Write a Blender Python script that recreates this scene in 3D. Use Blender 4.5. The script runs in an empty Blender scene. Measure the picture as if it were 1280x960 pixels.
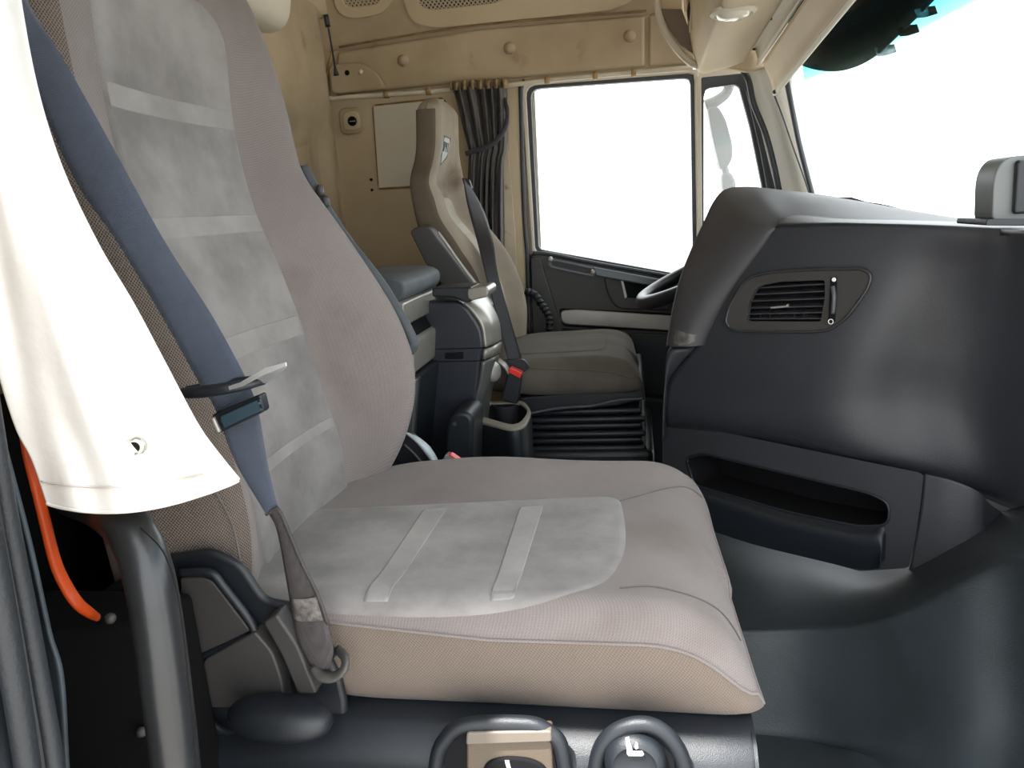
import bpy, bmesh, math, random
import numpy as np
from mathutils import Vector, Matrix
random.seed(7)
D = bpy.data
COL = bpy.context.scene.collection

# ------------------------------------------------------------------ camera, sky, sun, exposure
FP = 920.0
CAM = Vector((0, 0, 1.0))
_y = Vector(((795-640)/FP, (480-250)/FP, -1.0)).normalized()
_z = Vector((-.03, 1, 0)); _z = (_z - _z.dot(_y)*_y).normalized()
_x = _y.cross(_z)
ROT = Matrix((_x, _y, _z))                       # camera axes -> world axes
cd = D.cameras.new('camera'); cam = D.objects.new('camera', cd); COL.objects.link(cam)
cd.sensor_width = 36.0; cd.lens = FP/1280*36.0; cd.clip_start = .01
cam.matrix_world = Matrix.Translation(CAM) @ ROT.to_4x4()
bpy.context.scene.camera = cam

sc = bpy.context.scene
sc.view_settings.view_transform = 'Standard'; sc.view_settings.look = 'None'
sc.view_settings.gamma = 1.0; sc.view_settings.use_curve_mapping = False
sc.view_settings.exposure = 0.35

wd = D.worlds.new('sky'); sc.world = wd; wd.use_nodes = True
bg = wd.node_tree.nodes['Background']
bg.inputs[0].default_value = (0.93, 0.97, 1.0, 1); bg.inputs[1].default_value = 3.4
sd = D.lights.new('sun', 'SUN'); sd.energy = 12.0; sd.angle = math.radians(1.0); sd.color = (1, .97, .93)
sun = D.objects.new('sun', sd); COL.objects.link(sun)
SUNDIR = Vector((-.25, -.36, .90)).normalized()
sun.rotation_euler = SUNDIR.to_track_quat('Z', 'Y').to_euler(); sun.location = (0, 0, 6)

# ------------------------------------------------------------------ measuring helpers
def W(px, py, X=None, Y=None, Z=None):
    """the point that is seen at a pixel of the photograph, on a plane of the cab"""
    d = ROT @ Vector(((px-640)/FP, (480-py)/FP, -1.0))
    if X is not None: t = (X-CAM.x)/d.x
    elif Y is not None: t = (Y-CAM.y)/d.y
    else: t = (Z-CAM.z)/d.z
    return CAM + d*t
def WP(px, py, o, n):
    d = ROT @ Vector(((px-640)/FP, (480-py)/FP, -1.0))
    return CAM + d*((o-CAM).dot(n)/d.dot(n))
def YL(pts, Y): return [W(a, b, Y=Y) for a, b in pts]
def L3(pts): return [W(a, b, Y=c) for a, b, c in pts]

# ------------------------------------------------------------------ materials
MATS = {}
def mat(name, col, rough=.6, var=0.0, vscale=4.0, col2=None, bump=0.0, bscale=200.0, metal=0.0, spec=.5,
        sheen=0.0, weave=0.0, wscale=270.0, detail=4.0, stain=None, coat=0.0, wcol=.5, wmode='top'):
    if name in MATS: return MATS[name]
    m = D.materials.new(name); m.use_nodes = True; nt = m.node_tree; N = nt.nodes; L = nt.links
    b = N['Principled BSDF']
    b.inputs['Roughness'].default_value = rough; b.inputs['Metallic'].default_value = metal
    b.inputs['Specular IOR Level'].default_value = spec
    if sheen:
        b.inputs['Sheen Weight'].default_value = sheen; b.inputs['Sheen Roughness'].default_value = .5
    if coat: b.inputs['Coat Weight'].default_value = coat
    tc = N.new('ShaderNodeTexCoord')
    c1 = (*col, 1); c2 = (*(col2 or tuple(c*(1-var) for c in col)), 1)
    nz = N.new('ShaderNodeTexNoise'); nz.inputs['Scale'].default_value = vscale; nz.inputs['Detail'].default_value = detail
    nz.inputs['Roughness'].default_value = .6
    L.new(tc.outputs['Object'], nz.inputs['Vector'])
    rp = N.new('ShaderNodeValToRGB'); rp.color_ramp.elements[0].position = .35; rp.color_ramp.elements[1].position = .65
    rp.color_ramp.elements[0].color = c2; rp.color_ramp.elements[1].color = c1
    L.new(nz.outputs['Fac'], rp.inputs[0]); out = rp.outputs[0]
    if stain:
        n2 = N.new('ShaderNodeTexNoise'); n2.inputs['Scale'].default_value = stain[1]; n2.inputs['Detail'].default_value = 8
        L.new(tc.outputs['Object'], n2.inputs['Vector'])
        r2 = N.new('ShaderNodeValToRGB'); r2.color_ramp.elements[0].position = stain[2]; r2.color_ramp.elements[1].position = stain[2]+.12
        L.new(n2.outputs['Fac'], r2.inputs[0])
        mx = N.new('ShaderNodeMix'); mx.data_type = 'RGBA'; L.new(r2.outputs[0], mx.inputs[0])
        L.new(out, mx.inputs[6]); mx.inputs[7].default_value = (*stain[0], 1); out = mx.outputs[2]
    hgt = None
    if weave:
        sp = N.new('ShaderNodeSeparateXYZ'); L.new(tc.outputs['Object'], sp.inputs[0])
        def mth(op, a, b_):
            q = N.new('ShaderNodeMath'); q.operation = op; L.new(a, q.inputs[0]); L.new(b_, q.inputs[1]); return q.outputs[0]
        X_, Y_, Z_ = sp.outputs
        if wmode == 'top': u0, v0 = mth('SUBTRACT', X_, Z_), Y_
        else: u0, v0 = mth('ADD', X_, Y_), Z_
        cb = N.new('ShaderNodeCombineXYZ'); L.new(u0, cb.inputs[0]); L.new(v0, cb.inputs[1])
        mp = N.new('ShaderNodeMapping'); mp.inputs['Rotation'].default_value = (0, 0, .785); L.new(cb.outputs[0], mp.inputs['Vector'])
        vo = N.new('ShaderNodeTexVoronoi'); vo.voronoi_dimensions = '2D'; vo.inputs['Scale'].default_value = wscale; vo.inputs['Randomness'].default_value = .08
        L.new(mp.outputs[0], vo.inputs['Vector'])
        r3 = N.new('ShaderNodeValToRGB'); r3.color_ramp.elements[0].position = .15; r3.color_ramp.elements[1].position = .5
        r3.color_ramp.elements[0].color = (1-weave*wcol*2,)*3+(1,)
        L.new(vo.outputs['Distance'], r3.inputs[0])
        mm = N.new('ShaderNodeMix'); mm.data_type = 'RGBA'; mm.blend_type = 'MULTIPLY'; mm.inputs[0].default_value = 1
        L.new(out, mm.inputs[6]); L.new(r3.outputs[0], mm.inputs[7]); out = mm.outputs[2]; hgt = vo.outputs['Distance']
    L.new(out, b.inputs['Base Color'])
    if bump:
        bp = N.new('ShaderNodeBump'); bp.inputs['Strength'].default_value = bump; bp.inputs['Distance'].default_value = .002
        if hgt is None:
            n3 = N.new('ShaderNodeTexNoise'); n3.inputs['Scale'].default_value = bscale; n3.inputs['Detail'].default_value = 3
            L.new(tc.outputs['Object'], n3.inputs['Vector']); hgt = n3.outputs['Fac']
        L.new(hgt, bp.inputs['Height']); L.new(bp.outputs[0], b.inputs['Normal'])
    MATS[name] = m; return m

def glass(name, tint, gloss=.06, haze=0.0):
    m = D.materials.new(name); m.use_nodes = True; nt = m.node_tree; N = nt.nodes; L = nt.links
    N.remove(N['Principled BSDF']); o = N['Material Output']
    t = N.new('ShaderNodeBsdfTransparent'); t.inputs[0].default_value = (*tint, 1)
    g = N.new('ShaderNodeBsdfGlossy'); g.inputs['Roughness'].default_value = .02
    mx = N.new('ShaderNodeMixShader'); mx.inputs[0].default_value = .03; L.new(t.outputs[0], mx.inputs[1]); L.new(g.outputs[0], mx.inputs[2])
    if haze:
        df = N.new('ShaderNodeBsdfTranslucent'); df.inputs[0].default_value = (.9, .9, .88, 1)
        m2 = N.new('ShaderNodeMixShader'); m2.inputs[0].default_value = haze
        L.new(mx.outputs[0], m2.inputs[1]); L.new(df.outputs[0], m2.inputs[2]); L.new(m2.outputs[0], o.inputs[0])
    else: L.new(mx.outputs[0], o.inputs[0])
    return m

FAB = mat('seat_fabric', (.225, .192, .182), .9, .14, 5, bump=.35, weave=.25, wscale=330, sheen=.12, stain=((.165, .133, .12), 3.2, .58))
FABS = mat('seat_side_fabric', (.165, .128, .103), .9, .12, 5, bump=.4, weave=.3, wscale=330, sheen=.1, wmode='side')
MESH = mat('mesh_fabric', (.21, .165, .14), .9, .15, 6, bump=.8, weave=.8, wscale=290, wcol=.5, wmode='side')
SUE = mat('suede', (.262, .243, .236), .95, 0, 6.5, col2=(.142, .130, .125), bump=.25, bscale=500, sheen=.2, detail=7)
SUEL = mat('suede_stripe', (.300, .280, .270), .95, 0, 9, col2=(.21, .195, .188), bump=.25, bscale=500, sheen=.2, detail=7)
DFAB = mat('driver_fabric', (.34, .285, .225), .9, .2, 6, bump=.3, weave=.2, wscale=420, stain=((.19, .145, .10), 4.5, .54))
DFABD = mat('driver_side_fabric', (.125, .095, .066), .9, .25, 6, bump=.3, weave=.2, wscale=420)
DFABG = mat('driver_cushion_fabric', (.115, .10, .083), .9, .25, 8, bump=.3, weave=.2, wscale=420)
PLA = mat('black_plastic', (.012, .015, .020), .42, .25, 3, bump=.25, bscale=900)
PLAG = mat('grey_plastic', (.046, .043, .042), .5, .15, 4, bump=.3, bscale=900)
DASH = mat('dash_plastic', (.027, .029, .034), .38, .2, 3, bump=.35, bscale=700)
DASHB = mat('dash_band', (.052, .050, .054), .48, .15, 5, bump=.35, bscale=700)
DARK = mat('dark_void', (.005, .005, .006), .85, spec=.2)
RUB = mat('rubber', (.013, .016, .020), .55, .3, 6, bump=.3, bscale=300, stain=((.035, .037, .036), 9, .62))
MATF = mat('floor_rubber', (.030, .038, .044), .5, .3, 5, bump=.4, bscale=500)
BELT = mat('belt_webbing', (.040, .052, .080), .65, .15, 20, bump=.5, weave=.25, wscale=700, sheen=.2)
BELTG = mat('belt_webbing_worn', (.075, .066, .065), .75, .2, 30, bump=.6, weave=.3, wscale=600)
CREAM = mat('cream_trim', (.56, .455, .305), .62, 0, 2.2, col2=(.47, .375, .24), bump=.15, bscale=600)
CREAMD = mat('stained_trim', (.47, .375, .25), .7, 0, 3, col2=(.36, .28, .175), bump=.15, bscale=500, stain=((.24, .15, .07), 7, .63))
CREAML = mat('light_trim', (.66, .60, .49), .6, .1, 3, bump=.1, bscale=500)
RUST = mat('rust_line', (.27, .16, .075), .9, .4, 20)
PIPE = mat('rail_plastic', (.66, .60, .48), .5, .2, 9, stain=((.38, .24, .08), 14, .6))
CURT = mat('white_curtain', (.80, .77, .74), .9, 0, 7, col2=(.72, .68, .64), bump=.3, bscale=90, sheen=.1)
DCUR = mat('dark_curtain', (.12, .112, .108), .9, .3, 8, bump=.3, bscale=300)
DCUR2 = mat('curtain_tie', (.035, .035, .045), .85)
TAPE = mat('frayed_tape', (.36, .26, .14), .9, .4, 40, bump=.8, bscale=150)
SILV = mat('silver_plastic', (.42, .40, .37), .35, .15, 6, metal=.4)
CONS = mat('console_silver', (.33, .31, .27), .33, .2, 8, metal=.35)
CHR = mat('chrome', (.85, .85, .87), .28, 0.03, 5, metal=.7)
RED = mat('red_plastic', (.75, .03, .02), .4)
ORG = mat('orange_hose', (.62, .07, .006), .4, .25, 12)
PAD = mat('pad_grey', (.085, .095, .105), .7, .2, 12, bump=.3)
SEAL = mat('window_seal', (.045, .05, .058), .5, .2, 10)
WHITE = mat('white_print', (.8, .8, .82), .5)
TAN = mat('tan_switch', (.10, .076, .054), .5, .15, 5, bump=.2, bscale=600)
LENS = mat('lamp_lens', (.75, .70, .58), .15, .15, 30, coat=.5)
THREAD = mat('thread', (.12, .105, .10), .9)
EXT = mat('mirror_shell', (.045, .058, .058), .5, .1, 5)
CONC = mat('yard_concrete', (.36, .34, .31), .9, .08, .3)
BUNK = mat('bunk_trim', (.004, .004, .0045), .9, .2, 5, spec=.12)  # near-black stands in for the deep shade behind the pole

# ------------------------------------------------------------------ mesh helpers
def link(name, me, m, parent=None, smooth=True):
    o = D.objects.new(name, me); COL.objects.link(o)
    me.materials.append(m)
    if smooth:
        me.polygons.foreach_set('use_smooth', [True]*len(me.polygons))
    if parent is not None:
        o.parent = parent; o.matrix_parent_inverse = MW(parent).inverted()
    return o
def MW(p):
    m = Matrix.Translation(p.location) @ p.rotation_euler.to_matrix().to_4x4()
    if p.parent: m = MW(p.parent) @ p.matrix_parent_inverse @ m
    return m
def raw(name, vs, fs, m, parent=None, smooth=True, fix=True):
    me = D.meshes.new(name); me.from_pydata([tuple(v) for v in vs], [], fs); me.update()
    if fix:
        bm = bmesh.new(); bm.from_mesh(me); bmesh.ops.recalc_face_normals(bm, faces=bm.faces); bm.to_mesh(me); bm.free()
    return link(name, me, m, parent, smooth)
def bev(o, w, seg=3, ang=35):
    b = o.modifiers.new('bevel', 'BEVEL'); b.width = w; b.segments = seg; b.limit_method = 'ANGLE'; b.angle_limit = math.radians(ang)
    b.harden_normals = False
    return o
def soften(o, ang=40):
    me = o.data
    bm = bmesh.new(); bm.from_mesh(me)
    for e in bm.edges:
        e.smooth = not (len(e.link_faces) == 2 and e.calc_face_angle(0) > math.radians(ang))
    bm.to_mesh(me); bm.free(); return o
def solid(o, t, off=0):
    s = o.modifiers.new('solid', 'SOLIDIFY'); s.thickness = t; s.offset = off; return o
def prism(name, pts, vec, m, parent=None, bevel=0.0, seg=3):
    n = len(pts); vec = Vector(vec)
    vs = [Vector(p) for p in pts]+[Vector(p)+vec for p in pts]
    fs = [list(range(n)), list(range(2*n-1, n-1, -1))]+[[i, (i+1) % n, n+(i+1) % n, n+i] for i in range(n)]
    o = raw(name, vs, fs, m, parent, smooth=True); soften(o, 30)
    if bevel: bev(o, bevel, seg)
    return o
def box(name, lo, hi, m, parent=None, bevel=.004):
    (a, b, c), (d, e, f) = lo, hi
    return prism(name, [(a, b, c), (d, b, c), (d, e, c), (a, e, c)], (0, 0, f-c), m, parent, bevel)
def cr(P, n):
    """Catmull-Rom through the points P, n samples"""
    A = np.array([tuple(p) for p in P], float); k = len(A)
    if k == 2:
        t = np.linspace(0, 1, n)[:, None]; return A[0]*(1-t)+A[1]*t
    E = np.vstack([2*A[0]-A[1], A, 2*A[-1]-A[-2]]); out = []
    for u in np.linspace(0, k-1, n):
        i = min(int(u), k-2); t = u-i; p0, p1, p2, p3 = E[i:i+4]
        out.append(.5*((2*p1)+(-p0+p2)*t+(2*p0-5*p1+4*p2-p3)*t*t+(-p0+3*p1-3*p2+p3)*t**3))
    return np.array(out)
def grid(name, rows, m, parent=None, nu=0, nv=0, thick=0, off=0, closed=False):
    R = [np.array([tuple(p) for p in r], float) for r in rows]
    if nu: R = [cr(r, nu) for r in R]
    R = np.array(R)
    if nv: R = np.stack([cr(R[:, j], nv) for j in range(R.shape[1])], axis=1)
    a, b = R.shape[:2]
    vs = R.reshape(-1, 3); fs = []
    for i in range(a-1):
        for j in range(b-1 if not closed else b):
            fs.append((i*b+j, i*b+(j+1) % b, (i+1)*b+(j+1) % b, (i+1)*b+j))
    o = raw(name, vs, fs, m, parent)
    if thick: solid(o, thick, off)
    return o
def tube(name, pts, r, m, parent=None, n=40, k=14, smoothpts=True, flat=1.0):
    P = cr(pts, n) if smoothpts else np.array([tuple(p) for p in pts], float)
    n = len(P); rr = [r]*n if not isinstance(r, (list, tuple)) else list(np.interp(np.linspace(0, 1, n), np.linspace(0, 1, len(r)), r))
    vs = []; fs = []; up = None
    for i in range(n):
        t = Vector(P[min(i+1, n-1)]-P[max(i-1, 0)]).normalized()
        if up is None:
            up = Vector((0, 0, 1)) if abs(t.z) < .9 else Vector((1, 0, 0))
        s = t.cross(up).normalized(); up = s.cross(t).normalized()
        for j in range(k):
            a = 2*math.pi*j/k
            vs.append(Vector(P[i])+s*math.cos(a)*rr[i]+up*math.sin(a)*rr[i]*flat)
    for i in range(n-1):
        for j in range(k): fs.append((i*k+j, i*k+(j+1) % k, (i+1)*k+(j+1) % k, (i+1)*k+j))
    fs.append(tuple(range(k))); fs.append(tuple((n-1)*k+j for j in range(k)))
    return raw(name, vs, fs, m, parent)
def lathe(name, c, axis, prof, m, parent=None, k=28, sx=1.0):
    """prof: (radius, height along axis)"""
    ax = Vector(axis).normalized(); u = ax.orthogonal().normalized()
    if abs(ax.y) > .7: u = (Vector((1, 0, 0))-ax*ax.x).normalized()
    v = ax.cross(u); c = Vector(c); vs = []; fs = []
    for r, h in prof:
        for j in range(k):
            a = 2*math.pi*j/k; vs.append(c+ax*h+u*math.cos(a)*r*sx+v*math.sin(a)*r)
    for i in range(len(prof)-1):
        for j in range(k): fs.append((i*k+j, i*k+(j+1) % k, (i+1)*k+(j+1) % k, (i+1)*k+j))
    fs.append(tuple(range(k))); fs.append(tuple((len(prof)-1)*k+j for j in range(k)))
    return soften(raw(name, vs, fs, m, parent), 50)
def blob(name, c, r, m, parent=None, p=2.0, R=None):
    """superellipsoid"""
    vs = []; fs = []; a, b = 20, 36
    def sg(x, e): return math.copysign(abs(x)**e, x)
    e = 2/p
    for i in range(a+1):
        ph = -math.pi/2+math.pi*i/a
        for j in range(b):
            th = 2*math.pi*j/b
            q = Vector((r[0]*sg(math.cos(ph), e)*sg(math.cos(th), e), r[1]*sg(math.cos(ph), e)*sg(math.sin(th), e), r[2]*sg(math.sin(ph), e)))
            if R: q = R @ q
            vs.append(Vector(c)+q)
    for i in range(a):
        for j in range(b): fs.append((i*b+j, i*b+(j+1) % b, (i+1)*b+(j+1) % b, (i+1)*b+j))
    return raw(name, vs, fs, m, parent)
def rp(pts, r, n=6):
    """round the corners of a 2D outline; r: one radius or one per corner"""
    k = len(pts); out = []
    for i in range(k):
        p = np.array(pts[i], float); a = np.array(pts[i-1], float); b = np.array(pts[(i+1) % k], float)
        ri = r[i] if isinstance(r, (list, tuple)) else r
        la = np.linalg.norm(a-p); lb = np.linalg.norm(b-p)
        s = p+(a-p)*min(ri/la, .48); e = p+(b-p)*min(ri/lb, .48)
        if ri < 1e-6: out.append(tuple(p)); continue
        for t in np.linspace(0, 1, n): out.append(tuple((1-t)**2*s+2*t*(1-t)*p+t*t*e))
    return out
def resamp(pts, n, closed=True):
    A = np.array(pts, float)
    if closed: A = np.vstack([A, A[:1]])
    d = np.r_[0, np.cumsum(np.linalg.norm(np.diff(A, axis=0), axis=1))]
    t = np.linspace(0, d[-1], n, endpoint=not closed)
    return np.stack([np.interp(t, d, A[:, i]) for i in range(A.shape[1])], 1)
def patch(name, outline, surf, m, parent=None, lift=.004, edge=.01, n=160, rings=16, nrm=None):
    """a soft panel sewn on a surface: outline in (u,v), surf(u,v)->point, rises by lift over edge"""
    O = resamp(outline, n); c = O.mean(0); R = np.linalg.norm(O-c, axis=1).mean()
    ks = [1.0, 1-.25*edge/R, 1-.6*edge/R, 1-edge/R]+list(np.linspace(1-edge/R, 0.02, rings)[1:])
    ls = [-.25, .35, .8, 1.0]+[1.0]*(rings-1)
    vs = []; fs = []
    for kk, l in zip(ks, ls):
        for q in O:
            u, v = c+(q-c)*kk
            p = Vector(surf(u, v))
            if nrm is None:
                e = 2e-3; a = Vector(surf(u+e, v))-p; b = Vector(surf(u, v+e))-p; nn = a.cross(b).normalized()
            else: nn = Vector(nrm)
            vs.append(p+nn*lift*l)
    for i in range(len(ks)-1):
        for j in range(n): fs.append((i*n+j, i*n+(j+1) % n, (i+1)*n+(j+1) % n, (i+1)*n+j))
    fs.append(tuple((len(ks)-1)*n+j for j in range(n)))
    return raw(name, vs, fs, m, parent)
def root(name, loc, label, cat, group=None):
    o = D.objects.new(name, None); COL.objects.link(o); o.location = loc; o.empty_display_size = .05
    tag(o, label, cat, group); return o
def tag(o, label=None, cat=None, group=None, kind=None):
    if label: o['label'] = label
    if cat: o['category'] = cat
    if group: o['group'] = group
    if kind: o['kind'] = kind
    return o
def struct(o): o['kind'] = 'structure'; return o
def frame(name, outer, inner, m, parent=None, n=120, depth=None, smooth=True):
    """flat ring between two outlines with equal sampling by angle about the inner centre; lists of Vectors"""
    O = np.array([tuple(p) for p in outer]); I = np.array([tuple(p) for p in inner]); c = I.mean(0)
    e1 = O[1]-O[0]; e1 = e1/np.linalg.norm(e1)
    nn = np.zeros(3)
    for i in range(len(O)): nn += np.cross(O[i]-c, O[(i+1) % len(O)]-c)
    nn /= np.linalg.norm(nn); e2 = np.cross(nn, e1)
    def ray(Pl):
        Q = np.stack([(Pl-c)@e1, (Pl-c)@e2], 1); res = []
        for a in np.linspace(0, 2*math.pi, n, endpoint=False):
            d = np.array([math.cos(a), math.sin(a)]); best = None
            for i in range(len(Q)):
                p, q = Q[i], Q[(i+1) % len(Q)]; s = q-p; den = d[0]*s[1]-d[1]*s[0]
                if abs(den) < 1e-12: continue
                t = (p[0]*s[1]-p[1]*s[0])/den; u = (p[0]*d[1]-p[1]*d[0])/den
                if t > 0 and -1e-9 <= u <= 1+1e-9 and (best is None or t > best[0]): best = (t, Pl[i]+(Pl[(i+1) % len(Q)]-Pl[i])*u)
            res.append(best[1])
        return res
    a, b = ray(O), ray(I)
    vs = a+b; fs = [(j, (j+1) % n, n+(j+1) % n, n+j) for j in range(n)]
    if depth is not None:
        dv = np.array(tuple(depth)); vs = vs+[p+dv for p in b]+[p+dv for p in a]
        fs += [(n+j, n+(j+1) % n, 2*n+(j+1) % n, 2*n+j) for j in range(n)]
        fs += [(2*n+j, 2*n+(j+1) % n, 3*n+(j+1) % n, 3*n+j) for j in range(n)]
        fs += [(3*n+j, 3*n+(j+1) % n, (j+1) % n, j) for j in range(n)]
    return soften(raw(name, vs, fs, m, parent), 35)

# ------------------------------------------------------------------ the yard outside and the cab shell
o = raw('ground', [(-40, -40, -1.35), (40, -40, -1.35), (40, 40, -1.35), (-40, 40, -1.35)], [(0, 1, 2, 3)], CONC); struct(o)
YW = 2.75
# far side wall behind the door, with the door opening cut out
def yz_wall(name, pts, Y, t, m): return struct(prism(name, [(x, Y, z) for x, z in pts], (0, t, 0), m, None, 0))
yz_wall('wall_left', [(-1.3, -.1), (-.40, -.1), (-.40, 1.435), (.62, 1.43), (.62, 1.63), (-1.3, 1.63)], YW, .06, CREAM)
# upper slope of the far wall, leaning inwards above the crease
SO = Vector((0, YW-.018, 1.63)); SN = Vector((0, -.45, -.24)).normalized()
hd = prism('trim_1', [(-1.3, YW, 1.60), (.62, YW, 1.60), (.62, YW-.24, 2.05), (-1.3, YW-.24, 2.05)], (0, .05, .03), CREAMD, None, 0); struct(hd)
struct(tube('crease_seam', YL([(424, 59), (500, 46), (610, 30), (720, 21), (808, 14)], YW-.026), .0035, RUST, None, 20, 8))
tag(D.objects['crease_seam'], kind='structure')
yz = [W(a, b, Y=YW) for a, b in [(424, 66), (600, 38), (806, 21), (806, 84), (700, 93), (560, 106), (421, 120)]]
header = prism('header_panel', yz, (0, -.022, 0), CREAMD, None, .012, 4); struct(header)
header2 = prism('header_panel', YL([(811, 20), (850, 14), (870, 80), (811, 84)], YW), (0, -.02, 0), CREAMD, None, .008); struct(header2)
gus = prism('corner_gusset', YL(rp([(416, 84), (455, 80), (478, 94), (488, 113), (421, 120)], 8), YW), (0, -.05, 0), CREAMD, header, .02, 4)
for px, py in ((504, 76), (637, 60), (787, 45)):
    c = W(px, py, Y=YW-.022)
    lathe('dome_plug', c, (0, -1, 0), [(.021, -.003), (.021, .002), (.0165, .006), (.015, .010), (.010, .014), (.001, .016)], CREAMD, header, 20)
for px, py, m in ((434, 91, DARK), (451, 90, CREAML)):
    lathe('screw', W(px, py, Y=YW-.05), (0, -1, 0), [(.009, -.003), (.009, .002), (.005, .006), (.001, .007)], m, header, 12)
# rail the curtain runs on
rail = tube('curtain_rail', YL([(404, 110), (413, 123), (440, 121), (520, 116), (620, 108), (700, 99), (780, 92), (866, 85)], YW-.05), .008, PIPE, None, 80, 10)
tag(rail, 'cream plastic curtain rail running along the far wall above the window', 'rail')
for px, py in ((483, 118.5), (536, 114.5), (595, 110), (684, 100.5), (744, 95), (792, 91)):
    tube('clip', YL([(px-3, py), (px+3, py-.5)], YW-.05), .0125, mat('rail_clip', (.40, .27, .12), .6, .3, 20), rail, 3, 10)
struct(tube('corner_seam', [W(404, 110, Y=YW-.03), W(410, 88, Y=YW-.03), W(416, 60, Y=YW-.02)], .005, mat('amber_seal', (.42, .28, .10), .7, .3, 20), None, 12, 8))

# back wall of the cab with pressed ribs
rows = []
for z in np.linspace(-.1, 2.05, 44):
    r = []
    for y in np.linspace(.36, YW+.02, 120):
        x = -1.13
        for a, b, h in ((2.63, .035, .030), (2.44, .04, .022), (2.2, .05, .022)):
            if z < 1.33: x += h*math.exp(-((y-a)/b)**4)
        x += .05/(1+math.exp(-(z-1.33)/.02))*(1/(1+math.exp((y-2.66)/.02)))
        r.append((x, y, z))
    rows.append(r)
struct(grid('wall_back', rows, CREAMD, None, thick=.03, off=-1))
# near side wall behind the doorway, header over the doorway, roof and floor
yz_wall('wall_right', [(-1.3, -.1), (-.43, -.1), (-.43, 1.40), (.72, 1.40), (.72, 2.05), (-1.3, 2.05)], .34, .055, CREAM)  # unseen door header hangs low to keep sun off the seat
struct(box('ceiling', (-1.3, .34, 2.05), (.72, YW+.06, 2.10), CREAM, None, 0))
struct(box('floor', (-1.3, .30, -.12), (1.0, YW+.05, -.02), MATF, None, 0))
struct(prism('wall_front', [(.98, .40, -.1), (.98, YW+.04, -.1), (.98, YW+.04, .82), (.98, .40, .82)], (.03, 0, 0), PLA, None, 0))

# plain hatch cover, latch and screws on the far wall
hatch = prism('hatch_cover', YL([(467, 133), (555, 124), (555, 230), (474, 235)], YW), (0, -.006, 0), CREAML, None, .002)
tag(hatch, 'flat pale cover plate on the beige wall left of the driver seat headrest', 'panel')
struct(frame('hatch_rim', YL([(465, 131), (558, 121), (558, 233), (473, 237.5)], YW-.001), YL([(467.5, 133.5), (554, 124.5), (554, 229.5), (474.5, 234.5)], YW-.001), RUST, None, 60, depth=(0, -.003, 0)))
lk = root('wall_latch', W(440, 152, Y=YW), 'small square beige latch with round black centre on the far wall', 'latch')
prism('base', YL(rp([(424, 136), (452, 134), (456, 166), (428, 170)], 10), YW), (0, -.018, 0), CREAMD, lk, .008, 4)
prism('plate', YL(rp([(429, 140), (449, 138), (452, 162), (431, 164)], 8), YW-.016), (0, -.010, 0), CREAM, lk, .004, 3)
lathe('button', W(440.5, 151.5, Y=YW-.026), (0, -1, 0), [(.017, -.002), (.017, .004), (.012, .007), (.006, .004), (.001, .004)], DARK, lk, 20)
tube('mark', YL([(437, 151.8), (444, 151.2)], YW-.033), .0014, WHITE, lk, 4, 6)
for i, (px, py) in enumerate(((464, 224.5), (465, 237.5))):
    s = lathe('wall_screw', W(px, py, Y=YW), (0, -1, 0), [(.0055, 0), (.005, .003), (.001, .004)], DARK, None, 12)
    tag(s, ('upper' if i == 0 else 'lower')+' of two small dark screws in the beige wall beside the cover plate', 'screw')

# speaker grilles in the slope above the crease
def sl(pts, d=0): return [WP(a, b, SO+SN*d, SN) for a, b in pts]
PERF = mat('perforated_grille', (.14, .11, .08), .8, .2, 10)
m = D.materials.new('grille_holes'); m.use_nodes = True; nt = m.node_tree; b = nt.nodes['Principled BSDF']
vo = nt.nodes.new('ShaderNodeTexVoronoi'); vo.inputs['Scale'].default_value = 95; vo.inputs['Randomness'].default_value = 0
tc = nt.nodes.new('ShaderNodeTexCoord'); mp = nt.nodes.new('ShaderNodeMapping'); mp.inputs['Rotation'].default_value = (0, .78, 0); mp.inputs['Scale'].default_value = (1, .05, 1)
rp_ = nt.nodes.new('ShaderNodeValToRGB'); rp_.color_ramp.elements[0].position = .36; rp_.color_ramp.elements[1].position = .42
rp_.color_ramp.elements[0].color = (.02, .018, .015, 1); rp_.color_ramp.elements[1].color = (.40, .32, .22, 1)
nt.links.new(tc.outputs['Object'], mp.inputs[0]); nt.links.new(mp.outputs[0], vo.inputs['Vector']); nt.links.new(vo.outputs['Distance'], rp_.inputs[0]); nt.links.new(rp_.outputs[0], b.inputs['Base Color'])
b.inputs['Roughness'].default_value = .7
for oo, ii, lab in (([(408, -60), (505, -75), (494, -2), (478, 18), (440, 24), (420, 16)], [(424, -60), (492, -72), (474, 4), (460, 8), (438, 10), (428, 4)], 'smaller beige perforated speaker grille at the top by the cab corner'),
                    ([(495, -75), (880, -110), (800, -5), (770, 12), (545, 35), (515, 28), (507, 10)], [(515, -75), (640, -90), (632, -2), (620, 4), (540, 13), (528, 10), (522, 2)], 'long beige perforated speaker grille in the slope above the header')):
    g = root('speaker_grille', tuple(sl([oo[3]])[0]), lab, 'grille')
    frame('bezel', sl(rp(oo, 14)), sl(rp(ii, 6)), CREAM, g, 140, depth=-SN*.0).location = (0, 0, 0)
    q = frame('bezel_rim', sl(rp(oo, 14), .010), sl(rp(ii, 6), .010), CREAM, g, 140, depth=-SN*.012); bev(q, .003, 2)
    prism('perforated_plate', sl(rp(ii, 6), .003), -SN*.004, m, g, 0)
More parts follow.
